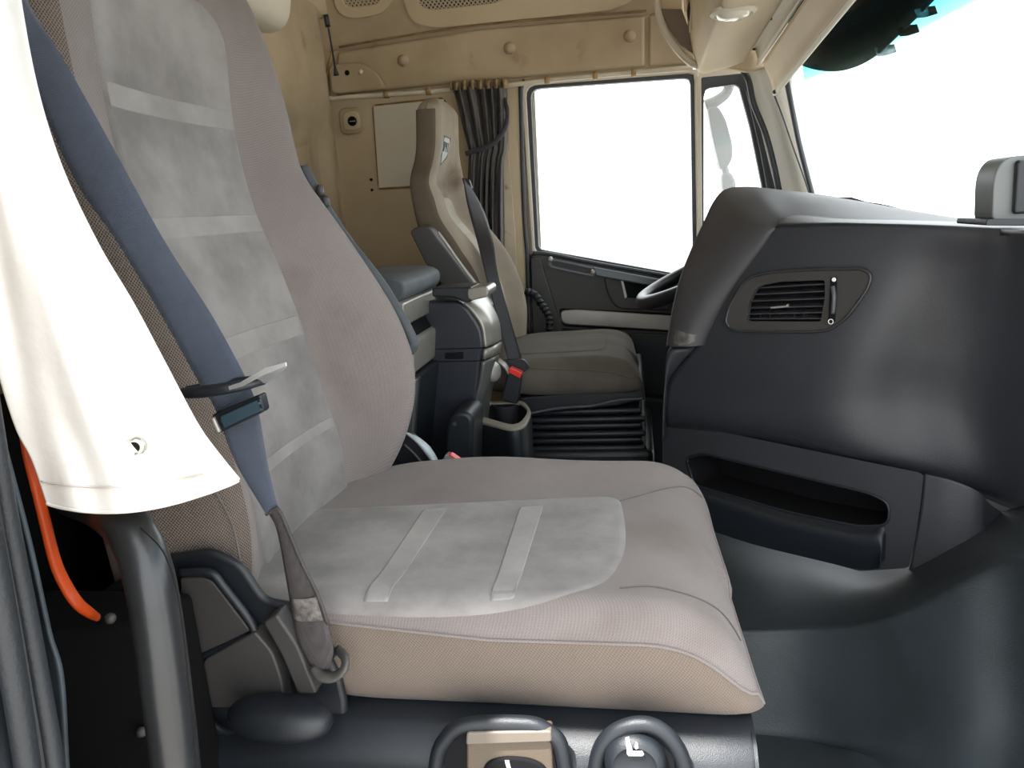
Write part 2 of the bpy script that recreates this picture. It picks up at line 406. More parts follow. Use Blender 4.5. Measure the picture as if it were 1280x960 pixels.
# small black gas strut at the corner locker
st = root('gas_strut', W(408, 20, Y=2.66), 'thin black gas strut at the back corner under the locker', 'strut')
tube('rod', [W(408, 20, Y=2.6), W(414, 55, Y=2.62), W(420, 92, Y=2.66)], .0035, PLA, st, 8, 8)
tube('end_cap', [W(407, 18, Y=2.6), W(410, 34, Y=2.61)], .009, PLA, st, 4, 10)
tube('end_cap', [W(418.5, 84, Y=2.65), W(420.5, 94, Y=2.66)], [.004, .010], PLA, st, 4, 10)
# overhead lockers at the back
lc = prism('overhead_locker', YL(rp([(150, -260), (372, -260), (366, 30), (344, 46), (200, 5)], [0, 0, 22, 14, 0]), 2.1), (0, -.85, 0), CREAML, None, .02, 4)
tag(lc, 'pale rounded overhead locker just behind the top of the large seat', 'locker')
lc = prism('overhead_locker', YL(rp([(330, -200), (413, -200), (411, 20), (402, 26), (370, 4), (340, 0)], [0, 0, 8, 8, 0, 0]), 2.7), (0, -.3, 0), CREAM, None, .015, 4)
tag(lc, 'beige locker in the far back corner above the gas strut', 'locker')
# bunk box behind the seats
bk = prism('bunk_base', [(-1.07, .42, -.02), (-.82, .42, -.02), (-.82, 1.35, -.02), (-1.07, 1.35, -.02)], (0, 0, .78), BUNK, None, .02)  # raised and black so the gap behind the pole stays dark
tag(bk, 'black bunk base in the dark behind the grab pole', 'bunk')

# ------------------------------------------------------------------ driver side door with its windows
GL = glass('clear_glass', (.97, .99, .98))
door = D.objects.new('door_1', None); COL.objects.link(door); door.location = (0, YW, 0); struct(door)
def dpl(name, pts, Y, t, m, bevel=.003, r=0, parent=door): return prism(name, YL(rp(pts, r) if r else pts, Y), (0, -t, 0), m, parent, bevel)
win_o = [(650, 100), (874, 86), (876, 430), (664, 430)]
win_h = rp([(661, 109), (865, 94), (869, 349), (672, 312)], [14, 8, 4, 6])
q = frame('window_frame', YL([(651, 101), (873, 86), (877, 356), (665, 320)], YW-.012), YL(rp([(657, 107), (868, 91), (871.5, 351), (669, 315)], [14, 6, 3, 6]), YW-.012), CREAML, door, 160, depth=(0, .05, 0)); bev(q, .003, 2)
q = frame('window_seal', YL([(656, 106), (869, 90), (872, 352), (668, 316)], YW-.005), YL(rp([(663, 111), (863, 97), (866.5, 346), (673.5, 311.5)], [12, 7, 3, 4]), YW-.005), SEAL, door, 160, depth=(0, .035, 0)); bev(q, .003, 2)
tube('weatherstrip', YL([(656, 100), (651.5, 108), (651, 125), (653, 200), (656, 280), (660, 330), (662, 420)], YW-.03), .008, SEAL, door, 60, 8)
g = raw('window_1', YL([(657, 105), (868, 90), (872, 352), (668, 316)], YW+.012), [(0, 1, 2, 3)], GL); struct(g)
# quarter window
q = frame('quarter_frame', YL([(874, 97), (934, 91), (985, 300), (985, 345), (875, 352)], YW-.006), YL(rp([(880, 110), (923, 105), (938, 160), (966, 300), (966, 330), (880, 335)], [9, 3, 0, 3, 3, 3]), YW-.006), SEAL, door, 160, depth=(0, .03, 0)); bev(q, .003, 2)
q = frame('quarter_trim', YL([(868, 88), (932, 84), (978, 240), (985, 345), (872, 352)], YW+.0), YL([(877, 101), (926, 96), (940, 150), (974, 300), (974, 340), (877, 345)], YW+.0), CREAML, door, 160, depth=(0, .04, 0))
dpl('post_cover', [(870, 96), (876, 95), (878, 352), (873, 352)], YW-.012, .014, CREAML, .003)
g = raw('window_2', YL([(874, 97), (934, 91), (985, 300), (985, 345), (875, 352)], YW+.015), [(0, 1, 2, 3, 4)], glass('glare_haze_glass', (.95, .98, .97), haze=.12)); struct(g)  # haze put into the pane for the overexposed look of the mirror
dpl('jamb_strip', [(646, 98), (668, 98), (682, 430), (652, 430)], YW+.04, .01, CREAML, 0)
# lower door: shell, card, ledge, handles
dpl('door_shell', [(660, 318), (690, 314), (830, 340), (990, 360), (990, 620), (662, 620)], YW+.05, .045, PLAG, 0)
card = dpl('door_card', [(664, 320), (672, 315), (830, 344), (985, 372), (985, 600), (700, 600), (700, 470), (672, 470)], YW-.0, .03, PLAG, .008, 0)
q = tube('sill_strip', YL([(666, 316), (690, 318), (750, 330), (830, 344), (985, 372)], YW-.03), .007, SEAL, door, 40, 8)
dpl('edge_cover', [(664, 322), (676, 322), (700, 400), (708, 475), (690, 475), (668, 470)], YW-.03, .02, PLAG, .005)
q = frame('pull_pocket', YL([(685, 322), (746, 334), (743, 346), (686, 334)], YW-.045), YL([(689, 325), (741, 336), (740, 343), (690, 332.5)], YW-.045), mat('sill_plastic', (.10, .12, .14), .3, .1, 8), door, 60, depth=(0, .012, 0))
dpl('sill_ledge', [(742, 333), (985, 378), (985, 388), (745, 344)], YW-.03, .03, mat('sill_plastic', (.10, .12, .14), .3), .005)
for a, b in ((741, 340), (688, 324)):
    lathe('bolt', W(a, b, Y=YW-.055), (0, -1, 0), [(.01, 0), (.009, .005), (.004, .008)], SILV, door, 12)
dpl('recess_panel', [(754, 341), (840, 356), (838, 388), (775, 386), (766, 380), (758, 362)], YW-.03, .012, PLAG, .006, 6)
dpl('recess', [(777, 351), (835, 361), (832, 375), (781, 372)], YW-.041, .002, DARK, .001, 3)
dpl('door_handle', [(776, 350), (779, 350.5), (784, 371), (781, 373)], YW-.043, .006, SILV, .001)
dpl('silver_strip', [(701, 388), (720, 386.5), (870, 396), (870, 415), (706, 405), (701, 400)], YW-.03, .008, SILV, .004, 5)
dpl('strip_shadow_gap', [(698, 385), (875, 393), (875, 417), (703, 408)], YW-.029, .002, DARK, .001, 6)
dpl('lower_card', [(703, 410), (985, 425), (985, 600), (720, 600)], YW-.03, .016, PLA, .006)
dpl('door_pocket', [(760, 490), (985, 500), (985, 590), (740, 590)], YW-.045, .06, PLA, .012)
# coiled strap beside the driver seat
sp = [W(a, b, Y=2.58) for a, b in [(656, 364), (668, 368), (678, 382), (686, 396), (687, 415), (687, 450), (689, 480)]]+[Vector((-.33, 2.66, .30)), Vector((-.33, 2.66, -.02))]
ch = tube('braided_grab_strap', sp, .012, PLA, None, 50, 10)
tag(ch, 'black braided grab strap hanging between driver seat and far door', 'strap')
C = cr(sp, 24)
for i in range(1, 23):
    t = Vector(C[i+1]-C[i-1]).normalized() if i < 23 else t
    q = lathe('braid', Vector(C[i]), t, [(.012, -.006), (.0155, 0), (.012, .006)], PLA, ch, 12)

# ------------------------------------------------------------------ pillar, windshield, visors, overhead console
pil = grid('trim_2', [L3([(930, 84, 2.72), (950, 82, 2.68), (988, 96, 2.48)]), L3([(945, 125, 2.74), (966, 130, 2.68), (992, 128, 2.50)]),
                      L3([(960, 180, 2.74), (985, 185, 2.66), (1003, 180, 2.52)]), L3([(972, 240, 2.74), (1000, 245, 2.66), (1020, 250, 2.52)]),
                      L3([(984, 330, 2.74), (1015, 335, 2.66), (1036, 330, 2.52)])], mat('lit_pillar_trim', (.80, .77, .69), .55, .05), None, 16, 30, thick=.012, off=0); struct(pil)  # pillar cream lightened to carry the brightness from the windshield
tube('pillar_seal', L3([(928, 86, 2.70), (936, 102, 2.68), (942, 130, 2.68), (957, 168, 2.68), (967, 205, 2.68), (975, 245, 2.68), (985, 300, 2.68)]), .010, SEAL, pil, 50, 8)
tube('pillar_seal', L3([(934, 112, 2.71), (943, 150, 2.71), (952, 190, 2.71), (960, 235, 2.71), (968, 290, 2.71)]), .005, SEAL, pil, 50, 8)
tube('pillar_cord', L3([(967, 117, 2.5), (978, 145, 2.5), (990, 180, 2.5), (1006, 225, 2.5), (1014, 250, 2.5)]), .0025, SEAL, pil, 30, 6)
tube('windshield_seal', L3([(981, 88, 2.46), (988, 125, 2.46), (998, 175, 2.46), (1008, 215, 2.46), (1020, 262, 2.46)]), .008, SEAL, pil, 40, 8)
wt = W(985, 88, Y=2.46); wb = W(1024, 275, Y=2.46)
def ws(v, t, d=0):
    y = 2.46+(.42-2.46)*t; bow = .12*(1-(2*t-1)**2)
    return (wt.x+(wb.x-wt.x)*v+bow+d, y, 1.62+(wb.z-.05-1.62)*v)
vt = (1.62-1.20)/(1.62-(wb.z-.05))
g = grid('window_3', [[ws(v, t) for t in np.linspace(0, 1, 24)] for v in np.linspace(0, 1, 8)], GL); struct(g)
tb = glass('tinted_band', (.12, .72, .86)); tn = tb.node_tree.nodes; tl = tb.node_tree.links
gg = tn.new('ShaderNodeTexCoord'); gs = tn.new('ShaderNodeSeparateXYZ'); gm_ = tn.new('ShaderNodeMapRange'); gr = tn.new('ShaderNodeValToRGB')
tl.new(gg.outputs['Object'], gs.inputs[0]); tl.new(gs.outputs[2], gm_.inputs[0]); gm_.inputs[1].default_value = 1.27; gm_.inputs[2].default_value = 1.37
gr.color_ramp.elements[0].color = (1, 1, 1, 1); gr.color_ramp.elements[1].color = (.02, .25, .38, 1); e_ = gr.color_ramp.elements.new(.45); e_.color = (.16, .50, .50, 1)
tl.new(gm_.outputs[0], gr.inputs[0]); tl.new(gr.outputs[0], [n for n in tn if n.type == 'BSDF_TRANSPARENT'][0].inputs[0])
g = grid('window_4', [[ws(v, t, .006) for t in np.linspace(0, 1, 24)] for v in np.linspace(0, vt, 4)], tb); struct(g)
# outside sun visor over the windshield
vb = L3([(990, 66, 2.54), (1000, 80, 2.5), (1025, 88, 2.42), (1055, 88, 2.32), (1090, 73, 2.18), (1130, 37, 2.05), (1165, 2, 1.92), (1250, -90, 1.6), (1400, -260, 1.2), (1700, -600, .8)])
vt_ = [Vector((p.x-.10-.03*i/9, p.y, max(p.z+.10, 1.62)+.02*i)) for i, p in enumerate(vb)]
ov = grid('outside_sun_visor', [vb, [p*.6+q*.4+Vector((.03, 0, 0)) for p, q in zip(vb, vt_)], vt_], mat('smoked_plastic', (.025, .035, .045), .5, .5, 6, spec=.15), None, 60, 10, thick=.006)
for px, py, yy in ((1100, 63, 2.15), (1128, 38, 2.05), (1150, 15, 1.97)):
    q = prism('bracket', [W(px-9, py-4, Y=yy), W(px+8, py-8, Y=yy), W(px+12, py+4, Y=yy), W(px-4, py+9, Y=yy)], (.02, 0, 0), mat('clip_grey', (.30, .34, .36), .4), ov, .002)
tag(ov, 'dark smoked sun visor outside across the top of the windshield', 'visor')
# inner visor flap
vf = root('visor_flap', W(969, 115, Y=2.5), 'long cream flap hanging along the top of the windshield', 'visor')
a1 = W(955, 77, Y=2.55); a2 = W(1006, 0, X=a1.x); b1 = W(969, 117, Y=2.5); b2 = W(1064, 0, X=b1.x+.02)
def ext(p, q, y): t = (y-p.y)/(q.y-p.y); return p+(q-p)*t
grid('flap', [[ext(a1, a2, y) for y in np.linspace(a1.y, .9, 14)], [ext(a1, a2, y)*.5+ext(b1, b2, y)*.5+Vector((.012, 0, 0)) for y in np.linspace(a1.y, .9, 14)], [ext(b1, b2, y) for y in np.linspace(b1.y, .9, 14)]], CREAM, vf, 40, 10, thick=.012)
tube('edge_bead', [ext(b1, b2, b1.y), ext(b1, b2, 1.6), ext(b1, b2, .9)], .008, CREAML, vf, 20, 8)
lathe('pivot', W(968, 115, Y=2.47), (0, -1, 0), [(.006, 0), (.006, .006), (.002, .008)], PLA, vf, 10)
# overhead console
oc = root('overhead_console', W(880, 85, Y=2.6), 'cream overhead console with round lamp above the driver window', 'console')
c1 = W(931, 75, Y=2.6); c2 = W(977, 0, X=c1.x)
d1 = W(872, 84, Y=2.6); d2 = W(902, 0, X=d1.x)
e1 = W(905, 88, Y=2.64)
ys = list(np.linspace(2.62, .9, 14))
def up(p, h): return Vector((p.x, p.y, p.z+h))
grid('underside', [[up(ext(d1, d2, y)+Vector((-.03, 0, 0)), .30) for y in ys], [up(ext(d1, d2, y)+Vector((-.022, 0, 0)), .10) for y in ys], [up(ext(d1, d2, y), .008) for y in ys], [ext(d1, d2, y)+Vector((.015, 0, -.012)) for y in ys],
                   [ext(d1, d2, y)*.5+ext(c1, c2, y)*.5+Vector((0, 0, -.012)) for y in ys], [ext(c1, c2, y) for y in ys]], CREAM, oc, 40, 30, thick=.006)
grid('channel', [[ext(c1, c2, y) for y in ys], [ext(c1, c2, y)+Vector((.008, 0, .03)) for y in ys], [ext(c1, c2, y)+Vector((.035, 0, .032)) for y in ys], [ext(c1, c2, y)+Vector((.045, 0, .005)) for y in ys],
                 [ext(a1, a2, y)+Vector((-.01, 0, .005)) for y in ys], [ext(a1, a2, y)+Vector((0, 0, .01)) for y in ys]], CREAML, oc, 20, 0, thick=.004)
endp = prism('end_piece', YL(rp([(872, 72), (958, 62), (962, 84), (935, 92), (905, 87), (878, 89)], 6), 2.66), (0, -.03, 0), CREAM, oc, .008)
for px, py in ((963, 24), (943, 62)):
    q = W(px, py, X=c1.x+.02); lathe('screw', q+Vector((0, 0, 0)), (0, 0, -1), [(.005, -.004), (.005, .002), (.001, .003)], PLA, oc, 10)
lp = W(916, 16, Z=1.50); lp = ext(d1, d2, 2.05)*.4+ext(c1, c2, 2.05)*.6
lx = .5; 
# find the lamp place: on the underside between d and c
best = None
for yy in np.linspace(2.5, 1.2, 120):
    for f in np.linspace(.1, .9, 30):
        p = ext(d1, d2, yy)*(1-f)+ext(c1, c2, yy)*f+Vector((0, 0, -.012)); v = ROT.transposed() @ (p-CAM)
        e = (640+FP*v.x/-v.z-916)**2+(480-FP*v.y/-v.z-15)**2
        if best is None or e < best[0]: best = (e, p)
lamp = lathe('lamp', best[1]+Vector((0, 0, .004)), (0, 0, -1), [(.055, -.002), (.055, .006), (.046, .012), (.043, .006)], CREAML, oc, 30, sx=1)
lathe('lens', best[1]+Vector((0, 0, .0)), (0, 0, -1), [(.043, 0), (.036, .012), (.02, .018), (.001, .020)], LENS, lamp, 28)
# curved end bracket and open shelf left of the console
br = root('shelf_bracket', W(850, 70, Y=2.65), 'curved cream bracket closing the open overhead shelf beside the header', 'bracket')
prism('side_web', YL([(823, -60), (850, -60), (855, 20), (874, 72), (866, 78), (846, 62), (830, 36), (822, 5)], 2.66), (0, -.02, 0), CREAM, br, .006)
tube('curved_rim', YL([(818, -60), (822, 5), (830, 36), (845, 60), (862, 77), (878, 84)], 2.6), .012, CREAML, br, 30, 8)
prism('shelf_floor', YL([(826, 12), (852, 12), (866, 50), (872, 72), (850, 56), (836, 36)], 2.6), (0, -.01, 0), mat('shelf_lining', (.22, .17, .13), .8, .2, 6), br, .002)
prism('shelf_upright', L3([(866, -40, 2.35), (884, -40, 2.35), (872, 30, 2.5), (861, 42, 2.5)]), (0, -.01, 0), CREAM, br, .003)
tube('cable', L3([(868, -10, 2.5), (862, 12, 2.5), (864, 26, 2.5)]), .008, PLA, br, 12, 8)

# side mirror outside the quarter window
mr = root('outside_mirror', W(900, 240, Y=3.0), 'grey truck mirror seen through the small quarter window', 'mirror')
def mbl(name, pts, Y, t, bevel): return prism(name, YL(rp(pts, 6), Y), (0, t, 0), EXT, mr, bevel, 4)
mbl('main_shell', [(884, 134), (898, 132), (908, 150), (916, 180), (916, 198), (908, 212), (900, 212), (890, 170)], 3.05, .10, .02)
mbl('wide_angle_shell', [(902, 216), (914, 214), (921, 228), (918, 246), (906, 246), (902, 232)], 3.05, .09, .018)
tube('arm', YL([(882, 132), (896, 126), (908, 116), (912, 104)], 3.08), [.022, .022, .02, .02], EXT, mr, 24, 10)
tube('stem', YL([(906, 210), (909, 222)], 3.1), .014, EXT, mr, 6, 8)
tube('arm', [W(912, 106, Y=3.08), W(918, 96, Y=2.95), W(920, 92, Y=2.80)], .02, EXT, mr, 12, 10)

# B pillar cover strip and grey curtain
struct(prism('trim_3', YL([(633, 108), (648, 104), (652, 200), (658, 330), (660, 420), (655, 480), (637, 480), (636, 300)], YW), (0, -.03, 0), CREAM, None, .01))
sc_ = prism('fabric_strip', YL([(629, 165), (633, 165), (640, 230), (645, 300), (648, 420), (632, 420), (630, 260)], YW-.04), (0, -.008, 0), mat('dirty_cloth', (.55, .46, .33), .9, .2, 9, stain=((.25, .15, .07), 18, .58)), None, .003)
tag(sc_, 'narrow stained beige cloth strip hanging right of the grey curtain', 'curtain')
cu = root('driver_curtain', W(600, 420, Y=2.66), 'dark grey pleated curtain gathered with a tie beside the far window', 'curtain')
top = [(566, 111), (634, 106)]
rows = []
for k, (xl, xr, y, amp) in enumerate([(566, 633, 110, .022), (573, 634, 135, .022), (580, 634, 165, .018), (586, 633, 187, .010), (586, 630, 200, .012), (585, 629, 230, .020), (584, 629, 280, .022), (584, 630, 340, .022), (584, 632, 430, .022)]):
    r = []
    for j in range(121):
        t = j/120; ph = 5.2*2*math.pi*(t+.03*math.sin(9*t+k*.3))
        p = W(xl+(xr-xl)*t, y-3*t*(k == 0), Y=2.66+amp*math.sin(ph)+.006*math.sin(ph*2.3+k))
        r.append(p)
    rows.append(r)
grid('cloth', rows, DCUR, cu, 0, 50, thick=.002)
r0 = [[W(563+(635-563)*j/80, 103+dy-3*j/80-random.random()*(3 if dy == 0 else 0), Y=2.652+.02*math.sin(7.2*2*math.pi*j/80)) for j in range(81)] for dy in (0, 5, 10)]
grid('heading_tape', r0, TAPE, cu, thick=.003)
tube('tie', L3([(583, 192, 2.62), (592, 189, 2.615), (608, 184, 2.61), (622, 174, 2.61), (632, 158, 2.62), (634, 140, 2.64), (631, 124, 2.66)]), [.012, .012, .012, .012, .012, .010, .009], DCUR2, cu, 50, 10, flat=.7)

# ------------------------------------------------------------------ seats
def sstep(a, b, x):
    t = min(1, max(0, (x-a)/(b-a))); return t*t*(3-2*t)
class Back:
    """a backrest: tables over height z of centre front xf, crest front xr, half width w, rear xb, panel half width (0..1)"""
    def __init__(s, y0, tab, pf=.58, cf=.82, nf=1.0):
        s.nf = nf
        s.y0 = y0; s.T = np.array(sorted(tab)); s.pf = pf; s.cf = cf
        zz = np.linspace(s.T[0, 0], s.T[-1, 0], 200)
        s.Z = zz; s.C = [np.interp(zz, s.T[:, 0], s.T[:, i]) for i in range(1, 5)]
        k = np.hanning(17); k /= k.sum()
        s.C = [np.convolve(np.pad(c, 8, mode='edge'), k, 'valid') for c in s.C]
    def at(s, z): return [float(np.interp(z, s.Z, c)) for c in s.C]
    def front(s, y, z):
        xf, xr, w, xb = s.at(z); q = min(1, abs(y-s.y0)/w)
        if y < s.y0: xr = xf+(xr-xf)*s.nf
        if q < s.pf: return xf-.012*(1-(q/s.pf)**2)
        if q < s.cf: return xf+(xr-xf)*sstep(s.pf, s.cf, q)
        return xr-(1-math.sqrt(max(0, 1-((q-s.cf)/(1-s.cf))**2)))*min(.075, (xr-xb)*.5)
    def surf(s, y, z): return (s.front(y, z), y, z)
    def mesh(s, name, m, parent, n=90, top=.03):
        rows = []; z0, z1 = s.Z[0], s.Z[-1]
        zs = list(np.linspace(z0, z1-top, n))+[z1-top*(1-math.sin(a)) for a in np.linspace(.2, math.pi/2, 7)]
        for i, z in enumerate(zs):
            xf, xr, w, xb = s.at(z); sc_ = 1.0
            if z > z1-top: sc_ = max(.05, math.sqrt(max(0, 1-((z-(z1-top))/top)**2)))
            if i < 3: sc_ = (.9, .96, .99)[i]
            ring = []
            for q in np.sin(np.linspace(-math.pi/2, math.pi/2, 90)):
                y = s.y0+q*w; ring.append((s.front(y, z), y))
            xs = ring[-1][0]
            rb = []
            for a in np.linspace(0, math.pi/2, 8)[1:]: rb.append((xb+.045-.045*math.sin(a), s.y0+w-.05+.05*math.cos(a)))
            for q in np.linspace(.7, -.7, 7): rb.append((xb-.006, s.y0+q*(w-.05)))
            for a in np.linspace(math.pi/2, 0, 8)[:-1]: rb.append((xb+.045-.045*math.sin(a), s.y0-w+.05-.05*math.cos(a)))
            ring += [(xs*.5+(xb+.045)*.5, s.y0+w)]+rb+[(xs*.5+(xb+.045)*.5, s.y0-w)]
            cx = (xf+xb)/2
            rows.append([(cx+(a-cx)*sc_, s.y0+(b-s.y0)*sc_, z) for a, b in ring])
        o = grid(name, rows, m, parent, closed=True)
        k = len(rows[0]); me = o.data; bm = bmesh.new(); bm.from_mesh(me); bm.verts.ensure_lookup_table()
        bm.faces.new([bm.verts[j] for j in range(k)]); bm.faces.new([bm.verts[(len(rows)-1)*k+j] for j in range(k)])
        bmesh.ops.recalc_face_normals(bm, faces=bm.faces); bm.to_mesh(me); bm.free()
        return o
def thread(name, uv, surf, parent, lift=.0012, r=.0011, n=60, m=THREAD):
    U = cr([(a, b, 0) for a, b in uv], n)
    P = [Vector(surf(a, b))+lift*nrm_(surf, a, b) for a, b, _ in U]
    return tube(name, P, r, m, parent, n, 5, smoothpts=False)
def nrm_(surf, u, v):
    p = Vector(surf(u, v)); e = 3e-3
    n = (Vector(surf(u+e, v))-p).cross(Vector(surf(u, v+e))-p).normalized()
    return n

class Cushion:
    def __init__(s, x0, x1, y0, y1, zt, zb, fall=.115, bol=.02, tilt=0, rise=0.0):
        s.__dict__.update(locals())
        s.out = resamp(rp([(x0, y0), (x1, y0), (x1-.035, y1), (x0, y1)], [.04, .05, .09, .06], 10), 200)
    def T(s, x, y):
        w = min(1, max(0, (x-(s.x1-.155))/.155)); q = (y-s.y0)/(s.y1-s.y0)
        t = s.zt+s.tilt*(x-s.x0)-s.fall*w**2.6+s.bol*math.exp(-((q-.91)/.10)**2)+s.bol*.35*math.exp(-((q-.06)/.07)**2)
        t += s.rise*math.exp(-((x-s.x0-.28)/.13)**2)*math.exp(-((q-.9)/.15)**2)
        t -= .05*max(0, 1-(x-s.x0)/.16)**2*(q > .8)*(q-.8)/.2
        d = min(y-s.y0, s.y1-y, (s.x1-.035*q)-x)
        R = .050
        if d < R: t -= (.016+.022*min(1, max(0, (x-s.x0-.12)/.25))*(q < .5))*(1-max(d, 0)/R)**2.0
        return t
    def surf(s, x, y): return (x, y, s.T(x, y))
    def mesh(s, parent, m1, m2):
        c = np.array([(s.x0+s.x1)/2, (s.y0+s.y1)/2]); ks = list(1-np.linspace(0, 1, 46)**1.5*.98)
        rows = [[(*(c+(q-c)*k), s.T(*(c+(q-c)*k))) for q in s.out] for k in ks]
        grid('cushion_cover', rows, m1, parent, closed=True)
        rows = []
        for f in np.linspace(0, 1, 14):
            r = []
            for q in s.out:
                zt = s.T(*q); zb = s.zb+(.03*max(0, 1-(q[0]-s.x0)/.22)**1.5)+s.tilt*(q[0]-s.x0)*.6; zb = min(zb, zt-.004)
                h = zt-zb
                off = .010*math.sin(math.pi*min(1, f*1.1))*min(1, h/.06)-(.010*max(0, (f-.72)/.28)**2)
                d = q-c; d = d/np.linalg.norm(d*np.array([.8, 1.2])); d = np.array([d[0]*.8, d[1]*1.2])
                r.append((q[0]+d[0]*off*.9, q[1]+d[1]*off*.9, zt-h*f))
            rows.append(r)
        o = grid('cushion_side', rows, m2, parent, closed=True)
        bm = bmesh.new(); bm.from_mesh(o.data); bm.verts.ensure_lookup_table(); k = len(s.out)
        bm.faces.new([bm.verts[13*k+j] for j in range(k)]); bmesh.ops.recalc_face_normals(bm, faces=bm.faces); bm.to_mesh(o.data); bm.free()
        pts = [Vector((q[0], q[1], s.T(*q)+.0005)) for q in list(s.out)+[s.out[0]]]
        tube('piping', pts, .0022, m1, parent, len(pts), 6, smoothpts=False)

# passenger seat in the foreground
ps = root('truck_seat', (-.2, 1.035, .0), 'large grey suede and fabric truck seat filling the foreground', 'seat')
sil = [(446, 640), (470, 605), (490, 590), (515, 540), (527, 490), (525, 440), (500, 380), (440, 290), (385, 215), (370, 140), (345, 60), (320, 0)]
sem = [(433, 660), (436, 610), (425, 540), (402, 480), (377, 400), (350, 330), (322, 270), (302, 200), (291, 140), (283, 40), (272, 0)]
S1 = sorted([(p.z, p.x) for p in YL(sil, 1.285)]); S2 = sorted([(p.z, p.x) for p in YL(sem, 1.19)])
tab = []
for z in np.linspace(.47, 1.36, 30):
    xr = np.interp(z, *zip(*S1)); xf = np.interp(z, *zip(*S2))
    xr = max(xr, xf+.012)
    tab.append((z, xf, xr, .262, -.70-.06*(z-.47)))
tab += [(1.42, -.665, -.655, .262, -.77), (1.50, -.675, -.665, .255, -.78), (1.56, -.685, -.68, .22, -.79), (1.60, -.70, -.70, .17, -.80), (1.74, -.72, -.72, .155, -.81)]
B = Back(1.03, tab, nf=.30)
B.mesh('backrest_cover', FAB, ps, 120)
pw = .262*.585
oz = [(1.03-pw, .50), (1.03+pw, .50), (1.03+pw, 1.325), (1.03+.07, 1.365), (1.03-.07, 1.365), (1.03-pw, 1.325)]
def bsurf(y, z): return B.surf(y, z)
patch('center_panel', rp([(1.03-pw, .485), (1.03+pw, .485), (1.03+pw, 1.345), (1.03-pw, 1.345)], [.02, .03, .075, .075], 10), bsurf, SUE, ps, .0045, .012, 240, 60)
# lighter stripes sewn across, between seam lines
def zpx(px, py): return W(px, py, Y=1.18).z
for (za, zb, dz) in ((zpx(292, 139), zpx(295, 164), .02), (zpx(325, 268), zpx(330, 290), .0), (zpx(372, 394), zpx(380, 418), .0), (zpx(412, 520), zpx(414, 532), 0)):
    lo, hi = min(za, zb), max(za, zb)
    if hi-lo < .01: hi = lo+.022
    patch('stripe', [(1.03-pw+.003, lo+dz*.2), (1.03+pw-.003, lo), (1.03+pw-.003, hi), (1.03-pw+.003, hi+dz*.2)], bsurf, SUEL, ps, .0058, .003, 160, 12)
thread('top_seam', [(1.03+pw-.01, 1.36), (1.03+pw-.006, 1.42), (1.03+pw-.02, 1.50)], bsurf, ps)
# thin seam on the near side of the backrest
tube('side_seam', L3([(240, 560, .772), (268, 612, .770), (290, 655, .770), (300, 700, .770), (300, 716, .77)]), .0015, THREAD, ps, 30, 6)
# mesh side cover of the near bolster
rows = []
for z in np.linspace(.475, 1.5, 60):
    xf, xr, w, xb = B.at(z); r = []
    for q in list(np.linspace(.845, .9995, 12)): 
        y = 1.03-q*w; r.append((B.front(y, z)+.0015, y-.0022, z))
    xs = r[-1][0]
    for t in np.linspace(0, 1, 8)[1:]: r.append((xs+(xb+.04-xs)*t, 1.03-w-.0025-.004*math.sin(math.pi*t), z))
    rows.append(r)
grid('side_mesh', rows, MESH, ps)
C1 = Cushion(-.56, .137, .770, 1.30, .533, .404, fall=.108, bol=.016, rise=.012)
C1.mesh(ps, FAB, FABS)
pn = [W(x, y, Z=.538) for x, y in [(440, 632), (775, 617), (783, 650), (783, 690), (752, 735), (640, 757), (385, 755)]]
po = [(-.555, .872), (-.16, .872), (-.06, .885), (-.012, .93), (.0, 1.0), (-.002, 1.10), (-.02, 1.145), (-.10, 1.155), (-.555, 1.15)]
pp = [(p.x, p.y) for p in pn]
pp[0] = (-.555, pp[0][1]-.01); pp[-1] = (-.555, pp[-1][1])
CP = rp(pp, [.01, .03, .05, .10, .12, .2, .01], 8)
patch('seat_panel', CP, C1.surf, SUE, ps, .0035, .010, 240, 40)
for qd in ([(453, 749), (484, 749), (560, 633), (530, 635)], [(612, 749), (643, 748), (680, 630), (650, 632)]):
    u = [W(x, y, Z=.538) for x, y in qd]
    patch('stripe', [(p.x, p.y) for p in u], C1.surf, SUEL, ps, .0046, .003, 120, 10)
s1 = [W(x, y, Z=z) for x, y, z in [(775, 737, .535), (810, 738, .53), (850, 748, .52), (890, 760, .50), (925, 780, .47)]]
thread('stitch', [(p.x, p.y) for p in s1], C1.surf, ps, r=.0009)
s1 = [W(x, y, Z=z) for x, y, z in [(775, 618, .545), (810, 608, .545), (850, 603, .53), (876, 604, .515)]]
thread('stitch', [(p.x, p.y) for p in s1], C1.surf, ps, r=.0009)
sf = [W(a, b, X=B.front(1.262, .66)) for a, b in ((497, 516), (500, 514), (503, 516), (501, 519), (498, 521), (495, 519))]
def bol(u, v): return B.surf(u, v)
qy, qz = sf[0].y, sf[0].z
patch('scuff', [(qy+a*.001, qz+b*.001) for a, b in ((-6, 1), (-3, 5), (1, 3), (5, 6), (7, 1), (2, -2), (-2, -6), (-5, -3))], bol, mat('scuff_white', (.55, .53, .52), .9, .3, 200), ps, .0012, .002, 30, 3)
